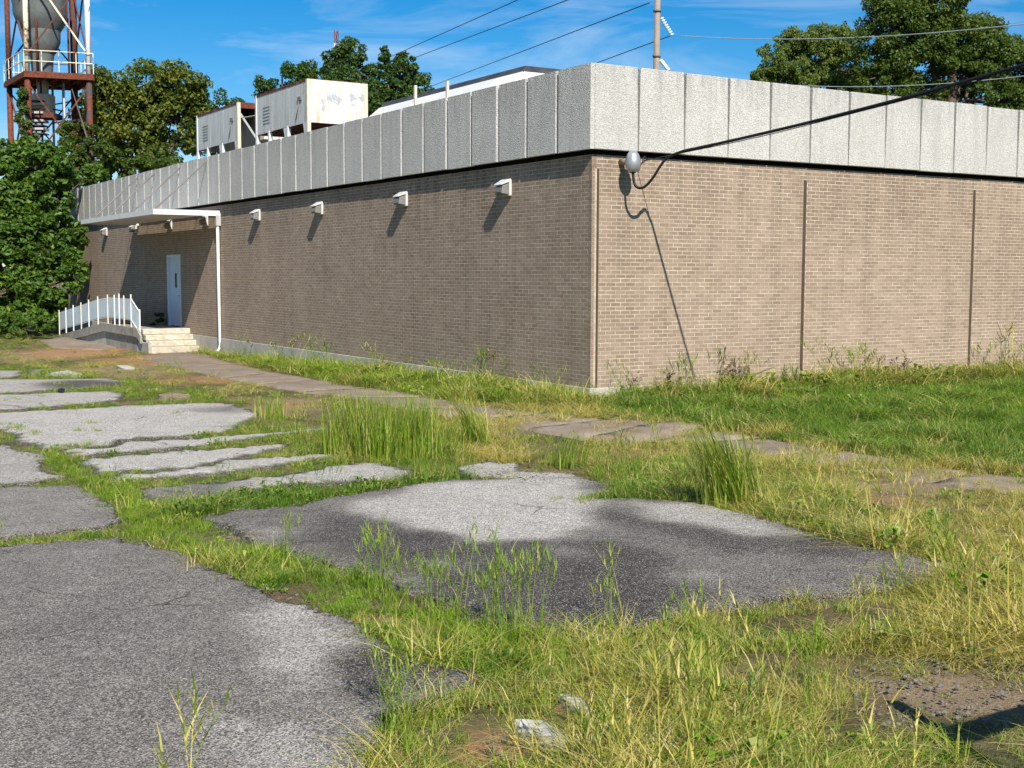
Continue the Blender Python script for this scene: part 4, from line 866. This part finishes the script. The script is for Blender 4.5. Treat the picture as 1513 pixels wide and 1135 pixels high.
def grass_obj(name, label, P, kind_idx, size, dry, tone):
    n = len(P); me = bpy.data.meshes.new(name); me.vertices.add(n); me.vertices.foreach_set('co', P.astype(np.float32).ravel())
    def a(nm, ty, d, key): x = me.attributes.new(nm, ty, 'POINT'); x.data.foreach_set(key, d)
    a('kind_index', 'INT', kind_idx.astype(np.int32), 'value'); a('dry', 'FLOAT', dry.astype(np.float32), 'value'); a('tone', 'FLOAT', tone.astype(np.float32), 'value')
    rot = np.stack([rng.normal(0, .12, n), rng.normal(0, .12, n), rng.uniform(0, 6.28, n)], -1); a('rot', 'FLOAT_VECTOR', rot.astype(np.float32).ravel(), 'vector')
    a('size', 'FLOAT_VECTOR', size.astype(np.float32).ravel(), 'vector')
    o = link(name, me, M['grass']); md = o.modifiers.new('scatter', 'NODES'); md.node_group = ST; tag(o, label, kind='stuff'); return o

N = 330000
ang = rng.uniform(-.62, .62, N); rad = 3.0 * (66 / 3.0) ** rng.uniform(0, 1, N)          # even in log distance: denser near
px_, py_ = None, None
X = rad * np.sin(ang); Y = rad * np.cos(ang)
# thin out to the wanted density per square metre
dens = np.interp(rad, [3, 6, 9, 14, 22, 40, 66], [480, 420, 290, 160, 72, 26, 6])
pdf = N / (1.24 * math.log(22)) / rad ** 2
keep = rng.uniform(size=N) < dens / pdf; X, Y = X[keep], Y[keep]; R_ = rad[keep]
lx, ly = w2loc(X, Y); k = ~((lx > -.03) & (ly > -.03)); X, Y, R_ = X[k], Y[k], R_[k]
Z = gz(X, Y); PX, PY_ = proj(np.stack([X, Y, Z], -1)); n = len(X); lx, ly = w2loc(X, Y)
nsv = np.array([mnoise.noise(Vector((a * .9, b * .9, 5))) for a, b in zip(X, Y)]); ns2 = np.array([mnoise.noise(Vector((a * 2.7, b * 2.7, 9))) for a, b in zip(X, Y)])
ZONE = np.full(n, 5); prob = np.full(n, .74); hgt = np.full(n, 1.0); dry = np.full(n, .66); tone = np.full(n, .55)
mixp = np.tile(np.array([.42, .26, .02, .28, .02]), (n, 1))     # short, mid, stem, straw, leafy
def zone(poly, z, p, h, d, tn, mx_):
    k = inside(PX, PY_, poly); ZONE[k] = z; prob[k] = p; hgt[k] = h; dry[k] = d; tone[k] = tn; mixp[k] = mx_
# default: dry right foreground
zone([(-400,480),(720,480),(720,720),(640,760),(500,770),(300,800),(-400,860)], 1, 1.0, .56, .16, .65, [.66,.22,.005,.09,.025])          # cracks of the lot
zone([(60,500),(300,515),(560,575),(700,598),(640,640),(480,640),(300,575),(60,545),(0,540),(0,520)], 1, .52, .42, .5, .5, [.5,.16,.005,.31,.025])
zone([(230,505),(400,505),(870,560),(1010,585),(900,612),(560,582),(430,548),(290,520)], 2, 1.0, 1.1, .2, .7, [.3,.56,.02,.10,.02])     # strip at the long wall
zone([(620,590),(860,600),(1040,640),(1130,660),(1330,690),(1513,705),(1700,720),(1700,800),(1420,850),(1180,785),(1020,748),(900,735),(760,700),(640,660)], 3, .58, .75, .78, .5, [.32,.18,.01,.47,.02])
zone([(880,600),(960,575),(1200,555),(1513,545),(1900,540),(1900,760),(1513,695),(1400,688),(1280,668),(1120,645),(1030,632)], 4, 1.0, 1.0, .0, .40, [.58,.36,.005,.045,.01])   # lawn
zone([(860,560),(1000,555),(1513,535),(1900,530),(1900,552),(1513,560),(1250,575),(1000,590),(880,590)], 4, 1.0, 1.5, .42, .45, [.2,.6,.02,.13,.05])
zone([(300,780),(420,815),(480,835),(560,855),(640,885),(700,915),(770,935),(850,950),(870,985),(820,1020),(760,1010),(690,998),(600,970),(520,920),(420,880),(330,845),(260,815),(200,790),(160,755),(110,715),(65,680),(110,683),(160,708),(220,745)], 1, 1.0, .62, .0, .7, [.6,.34,.005,.04,.015])   # bright band
zone([(65,675),(130,685),(230,745),(320,770),(300,800),(220,800),(150,755)], 1, 1.0, .65, .0, .85, [.6,.36,.005,.02,.015])
zone([(300,742),(460,716),(620,705),(690,705),(690,714),(560,728),(430,752),(300,768),(240,770)], 1, 1.0, .9, .0, .38, [.55,.3,.01,.04,.10])
zone([(440,640),(640,640),(690,690),(640,705),(540,686),(440,690)], 1, 1.0, .75, .22, .5, [.4,.45,.05,.08,.02])
zone([(640,1000),(760,1010),(860,990),(900,1135),(880,1300),(560,1300),(540,1110),(600,1050)], 5, .9, .85, .46, .7, [.45,.25,.02,.26,.02])
zone([(860,930),(1000,905),(1200,890),(1160,1000),(1000,1010),(870,1000)], 5, .9, .68, .45, .72, [.45,.3,.02,.21,.02])
zone([(1100,960),(1300,960),(1700,960),(1700,1090),(1250,1090),(1060,1060)], 5, .5, .65, .7, .5, [.38,.15,.01,.44,.02])
zone([(900,1080),(1700,1085),(1700,1300),(900,1300)], 5, .95, .9, .44, .75, [.45,.3,.02,.21,.02])
zone([(1040,690),(1180,690),(1340,790),(1420,850),(1300,815),(1100,765)], 3, 1.0, 1.15, .5, .5, [.3,.3,.02,.36,.02])
zone([(880,690),(1010,680),(1040,745),(930,742),(880,738)], 3, 1.0, 1.0, .25, .5, [.5,.35,.03,.1,.02])
for i_, wp_ in enumerate(WALKW): prob[inside(X, Y, wp_)] = (.05, .04, .04, .05, .06, .12, .3, .38, .25, .08, .2, .3, .36, .42, .45, .05)[i_]; dry[inside(X, Y, wp_)] = .85
prob[inside(X, Y, PADW)] *= .34; dry[inside(X, Y, PADW)] = .85
sidx = np.zeros(n, bool)
for wp_ in SLABW: sidx |= inside(X, Y, wp_)
prob[sidx] = .0
edge = np.zeros(n, bool)
for wp_ in SLABW:                                     # blades creep over the rims and down the finer cracks
    c = wp_.mean(0); ins_ = inside(X, Y, c + (wp_ - c) * .985) ; edge |= inside(X, Y, wp_) & ~ins_
prob[edge] = .22
for b in DIRT:
    q = ((X - b[0][0]) / b[1]) ** 2 + ((Y - b[0][1]) / b[2]) ** 2; prob[q < 1] *= .22
    kk = q < 1; dry[kk] = .8
prob *= np.clip(.85 + nsv * 1.1 + ns2 * 1.0, .1, 1)
# hairline cracks across the far slabs
def crack_pts(pl, m_, wd=.05):
    a = [ground(*p) for p in pl]; o = []
    for p, q in zip(a[:-1], a[1:]):
        L = np.linalg.norm(q - p); k = int(L * m_); t = rng.uniform(size=k)[:, None]; o.append(p + (q - p) * t + rng.normal(0, wd, (k, 3)))
    o = np.concatenate(o); o[:, 2] = gz(o[:, 0], o[:, 1]) + .03; return o
CR = np.concatenate([crack_pts(*q) for q in (([(30,643),(58,644)],14,.06),([(112,641),(130,639)],16,.05),([(140,640),(155,641)],16,.05),([(96,664),(150,659)],18,.06),([(136,628),(150,630)],12,.05),([(0,572),(60,569),(120,572)],5,.05),([(0,596),(45,590),(80,588)],4,.06),([(852,744),(880,741),(905,738)],40,.10),([(0,628),(40,640)],9,.1),([(240,612),(330,618)],1.5,.05))])
keep = rng.uniform(size=n) < prob
def pick(mp_): c = np.cumsum(mp_, 1); u = rng.uniform(size=(len(mp_), 1)) * c[:, -1:]; return (u > c).sum(1)
kinds = ['short', 'mid', 'stem', 'straw', 'leafy']
def finish(sel, P=None):
    kd = pick(mixp[sel]); ki = np.array([rng.integers(*KI[kinds[a]]) for a in kd]); s = hgt[sel] * rng.uniform(.55, 1.35, sel.sum()) * np.clip(1 + .7 * nsv[sel] + .4 * ns2[sel], .4, 1.8)
    far = np.clip(R_[sel] / 13, 1, 2.6)               # fewer but broader clumps farther off
    size = np.stack([s * far, s * far, s * np.clip(far, 1, 1.25)], -1)
    d = np.clip(dry[sel] + nsv[sel] * .45 + ns2[sel] * .3 + rng.normal(0, .16, sel.sum()), 0, 1); d = np.where(kd == 3, np.maximum(d, .7), d); d = np.where(kd == 4, np.minimum(d, .15), d); tn = np.clip(tone[sel] + ns2[sel] * .35 + rng.normal(0, .2, sel.sum()), 0, 1)
    P = np.stack([X[sel], Y[sel], Z[sel] - .01], -1); return P, ki, size, d, tn
for z, nm, lab in ((1, 'crack_grass', 'bright green grass growing in the cracks of the asphalt'), (2, 'wall_grass', 'yellow-green grass strip along the foot of the long wall'), (3, 'dry_weeds', 'dry straw and weeds around the footpath'), (4, 'lawn', 'green lawn in front of the sunlit short wall'), (5, 'dry_grass', 'yellowing dry grass in the near right foreground')):
    sel = keep & (ZONE == z); grass_obj(nm, lab, *finish(sel))
k = len(CR); grass_obj('slab_weeds', 'small tufts along the hairline cracks of the far slabs', CR, rng.integers(0, 3, k), np.tile(rng.uniform(.6, 1.2, k)[:, None], (1, 3)) * 1.0, rng.uniform(.2, .7, k), rng.uniform(.3, .8, k))
# scattered tall flowering stems
TS = []
for (cx, cy, rx, ry, m_) in ((430,815,35,28,12),(615,880,70,40,24),(690,915,50,30,16),(560,850,40,20,5),(420,1100,55,26,6),(500,1080,60,34,5),(585,1080,45,40,7),(370,1130,30,25,3),(850,930,80,20,12),(960,900,80,18,9),(740,950,60,24,8),(470,760,30,10,3),(700,700,40,15,5),(560,690,80,12,10),(900,690,80,16,6),(430,655,50,22,7),(340,600,60,16,4),(220,560,60,12,4),(1180,760,100,30,10),(1420,900,120,50,9),(1050,1050,150,60,8),(820,680,50,20,5),(1330,700,120,20,6),(470,550,120,12,5),(700,575,150,10,6)):
    for _ in range(m_):
        q = ground(cx + rng.normal() * rx * .55, cy + rng.normal() * ry * .55)
        if not any(inside(q[0], q[1], p_) for p_ in SLABW): TS.append(q)
TS = np.array(TS); k = len(TS); sz = rng.uniform(.6, 1.25, k)[:, None] * np.ones((1, 3)); sz[:, 2] *= rng.uniform(.9, 1.3, k)
grass_obj('seed_stems', 'tall thin grass stems with seed heads standing over the cracks', TS, rng.integers(6, 8, k), sz, rng.uniform(.05, .45, k), rng.uniform(.7, 1, k))

# crumbled gravel along the rims of the slabs
gcol = bpy.data.collections.new('gravel_kinds'); M['gravel'] = concrete_mat('gravel_stone', (.10, .092, .08), (.22, .2, .172), 9, (.1, .07, .045), .6)
for k in range(4):
    bm = bmesh.new(); bmesh.ops.create_icosphere(bm, subdivisions=1, radius=1)
    for v in bm.verts: v.co *= 1 + .45 * mnoise.noise(v.co * 1.7 + Vector((k * 5, 0, 0))); v.co.z *= .6
    me = bpy.data.meshes.new('gravel_stone'); bm.to_mesh(me); bm.free(); me.materials.append(M['gravel']); gcol.objects.link(bpy.data.objects.new('stone_%d' % k, me))
ST2 = ST.copy(); ST2.nodes['Collection Info'].inputs['Collection'].default_value = gcol
GP = []
for i, wp_ in enumerate(SLABW):
    for a, b in zip(wp_, np.roll(wp_, -1, 0)):
        L = np.linalg.norm(b - a); k = int(L * (95 if i >= 8 else 16)); t = rng.uniform(size=(k, 1)); q = a + (b - a) * t + rng.normal(0, .085, (k, 2)); GP.append(q)
for poly, m_ in ((PAD, 900), ([(730,1090),(860,1080),(880,1150),(720,1150)], 260), ([(900,655),(1000,655),(1010,680),(900,680)], 160), ([(1250,725),(1370,725),(1370,750),(1250,750)], 200), ([(520,905),(640,925),(640,950),(520,930)], 120), ([(150,520),(330,540),(330,565),(150,545)], 200)):
    lo_, hi_ = np.min(poly, 0), np.max(poly, 0)
    for _ in range(m_): GP.append(ground(rng.uniform(lo_[0], hi_[0]), rng.uniform(lo_[1], hi_[1]))[None, :2])
GP = np.concatenate(GP); GP = GP[(np.abs(GP) < 60).all(1)]; kz = np.zeros(len(GP), bool)
for wp_ in SLABW: kz |= inside(GP[:, 0], GP[:, 1], wp_)
GP = np.column_stack([GP, gz(GP[:, 0], GP[:, 1]) + np.where(kz, .026, .006)]); k = len(GP)
o = grass_obj('gravel', 'crumbled asphalt gravel along the rims of the slabs', GP, rng.integers(0, 4, k), np.tile((.003 + .012 * rng.uniform(size=k) ** 3)[:, None], (1, 3)), np.zeros(k), np.zeros(k)); o.modifiers[0].node_group = ST2
o.data.materials.clear(); o.data.materials.append(M['gravel'])
# tall tufts one can pick out
def tuft(label, px, py, hpx, wpx, nb, lean, seed, wd=.012):
    b = ground(px, py); k = math.hypot(b[0], b[1]) / F; H, W = hpx * k, wpx * k; g_ = np.random.default_rng(seed); S = []
    for _ in range(nb):
        x, y = g_.normal() * W * .22, g_.normal() * W * .18; az = math.pi * (g_.uniform() < .35 + 0) + g_.normal() * .9 if lean == 0 else (math.pi if lean < 0 else 0) + g_.normal() * .6
        S.append(blade(g_, H * g_.uniform(.45, 1.0), wd * g_.uniform(.6, 1.2), g_.uniform(.02, .35) + abs(lean) * g_.uniform(.2, 1), az, x, y, 6, g_.uniform(0, .12)))
    V_, F_ = [], []
    for v, f in S: n_ = len(V_); V_ += v; F_ += [tuple(a + n_ for a in q) for q in f]
    me = bpy.data.meshes.new('grass_tuft'); me.from_pydata(V_, [], F_); o = link('grass_tuft', me, M['tuft']); o.location = (b[0], b[1], b[2]); tag(o, label, 'grass tuft', 'tall grass tufts')
tuft('tall yellow-green grass tuft standing right of the raised dark slab edge', 1078, 748, 152, 84, 380, -.28, 31, .014)
tuft('slim tall grass tuft leaning left, right of the big grass stand', 702, 657, 96, 46, 150, -.35, 32)
tuft('left part of the big tall grass stand between slabs and footpath', 515, 672, 112, 84, 420, 0, 33)
tuft('middle part of the big tall grass stand between slabs and footpath', 560, 680, 120, 92, 480, 0, 34)
tuft('right part of the big tall grass stand between slabs and footpath', 612, 676, 112, 84, 420, 0, 35)
tuft('low dark green tuft just right of the big grass stand', 662, 660, 58, 66, 150, .3, 36)
tuft('small tan tuft left of the big grass stand', 405, 618, 45, 60, 110, 0, 37)
tuft('ragged tuft in the dry weeds left of the raised dark slab', 835, 690, 62, 90, 150, .2, 38)

def weed(label, px, py, hpx, nst, seed):
    b = ground(px, py); k = math.hypot(b[0], b[1]) / F; H = hpx * k; g_ = np.random.default_rng(seed); m = MB(); 
    for _ in range(nst):
        x, y = g_.normal() * .1, g_.normal() * .1; tx, ty = g_.normal() * .15, g_.normal() * .12; h = H * g_.uniform(.6, 1)
        P = [Vector((x + tx * t, y + ty * t, h * t)) for t in (0, .35, .7, 1)]; m.tube(P, [.007, .006, .004, .002], 4, False)
        for j in range(10):
            t = g_.uniform(.25, 1); c = Vector((x + tx * t, y + ty * t, h * t)); e = c + Vector((g_.normal() * .12, g_.normal() * .12, abs(g_.normal()) * .1)); m.tube([c, e], [.003, .0015], 3, False)
            for _ in range(3):
                q = c.lerp(e, g_.uniform(.4, 1.1)); a = Vector(g_.normal(size=3)).normalized() * .022; bb = a.cross(Vector((g_.normal(), g_.normal(), 1))).normalized() * .014
                m.add([q - a, q + bb, q + a, q - bb], [(0, 1, 2, 3)])
    o = m.build('dead_weed', M['weed']); o.location = b; tag(o, label, 'weed', 'dead weeds at the wall foot')
weed('tall brown dead weed by the sunlit wall, right of the cable shadow', 1064, 575, 55, 5, 41)
weed('bushy brown dead weed by the sunlit wall, second right of the cable shadow', 1094, 577, 42, 8, 42)
weed('short brown weed at the sunlit wall foot, left of the cable shadow', 990, 580, 38, 6, 43)
weed('low brown weed nearest the building corner', 915, 583, 40, 6, 44)
weed('thin weed below the first vertical brick joint from the corner', 1285, 566, 40, 3, 45)
weed('weed midway between the two vertical brick joints on the right', 1350, 563, 36, 4, 46)

MB().bar(BR(bB), BR(bA), .08, .08).build('board', M['pole'], br_); MB().bar(BR(bB), BR(bC), .08, .08).build('board', M['pole'], br_)
MB().bar((0, -.03, -.3), (0, -.03, BR(bB)[2] + .06), .05).build('post', M['pole'], br_)
# loose bits on the ground
def chunk(name, label, cat, pts, thick, mat, seed):
    P = [ground(*p) for p in pts]; c = sum(P) / len(P); bm = bmesh.new(); g_ = np.random.default_rng(seed)
    for p in P:
        for z in (-.02, thick * g_.uniform(.5, 1)):
            bm.verts.new((p[0] - c[0] + g_.normal() * .006, p[1] - c[1] + g_.normal() * .006, z))
    bmesh.ops.convex_hull(bm, input=bm.verts); bmesh.ops.subdivide_edges(bm, edges=bm.edges, cuts=4, use_grid_fill=True)
    for v in bm.verts: v.co += Vector(mnoise.noise_vector(v.co * 22 + Vector((seed, 0, 0)))) * min(thick, .06) * .3 + Vector(mnoise.noise_vector(v.co * 70 + Vector((seed, 3, 0)))) * min(thick, .06) * .2
    me = bpy.data.meshes.new(name); bm.to_mesh(me); bm.free(); o = link(name, me, mat); o.location = (c[0], c[1], c[2] + .004); tag(o, label, cat); return o
chunk('concrete_chunk', 'elongated white broken concrete chunk in the orange dirt at the bottom', 'chunk', [(762,1078),(790,1083),(800,1078),(825,1092),(844,1106),(832,1108),(795,1094),(770,1085)], .04, M['chunk'], 1)
chunk('concrete_chunk', 'smaller white concrete chunk half hidden in dry grass', 'chunk', [(828,1034),(842,1040),(860,1042),(875,1058),(862,1060),(842,1048),(830,1042)], .035, M['chunk'], 2)
chunk('concrete_chunk', 'pale rubble strip beyond the far left slabs', 'chunk', [(66,556),(80,553),(100,551),(120,554),(122,557),(98,558)], .035, M['chunk'], 3)
chunk('concrete_chunk', 'pale flat rubble piece between the lot and the footpath', 'chunk', [(172,544),(190,543),(199,546),(186,547)], .05, M['chunk'], 4)
chunk('concrete_chunk', 'grey rubble heap at the right end of the far slabs', 'chunk', [(234,588),(252,585),(278,587),(280,590),(258,592),(236,591)], .06, M['walk'], 5)
chunk('paper_scrap', 'tan flattened scrap lying on the stained slab', 'scrap', [(940,832),(955,830),(984,832),(966,834),(950,836)], .012, M['scrap'], 6)
chunk('dead_leaf', 'tan dead leaf at the rim of the near left slab', 'leaf', [(131,806),(138,803),(146,804),(144,807),(134,808)], .012, M['scrap'], 7)
chunk('rubber_lump', 'small black lump on the far left slabs', 'lump', [(86,581),(90,579),(95,580),(94,583),(88,583)], .08, M['rubber'], 8)
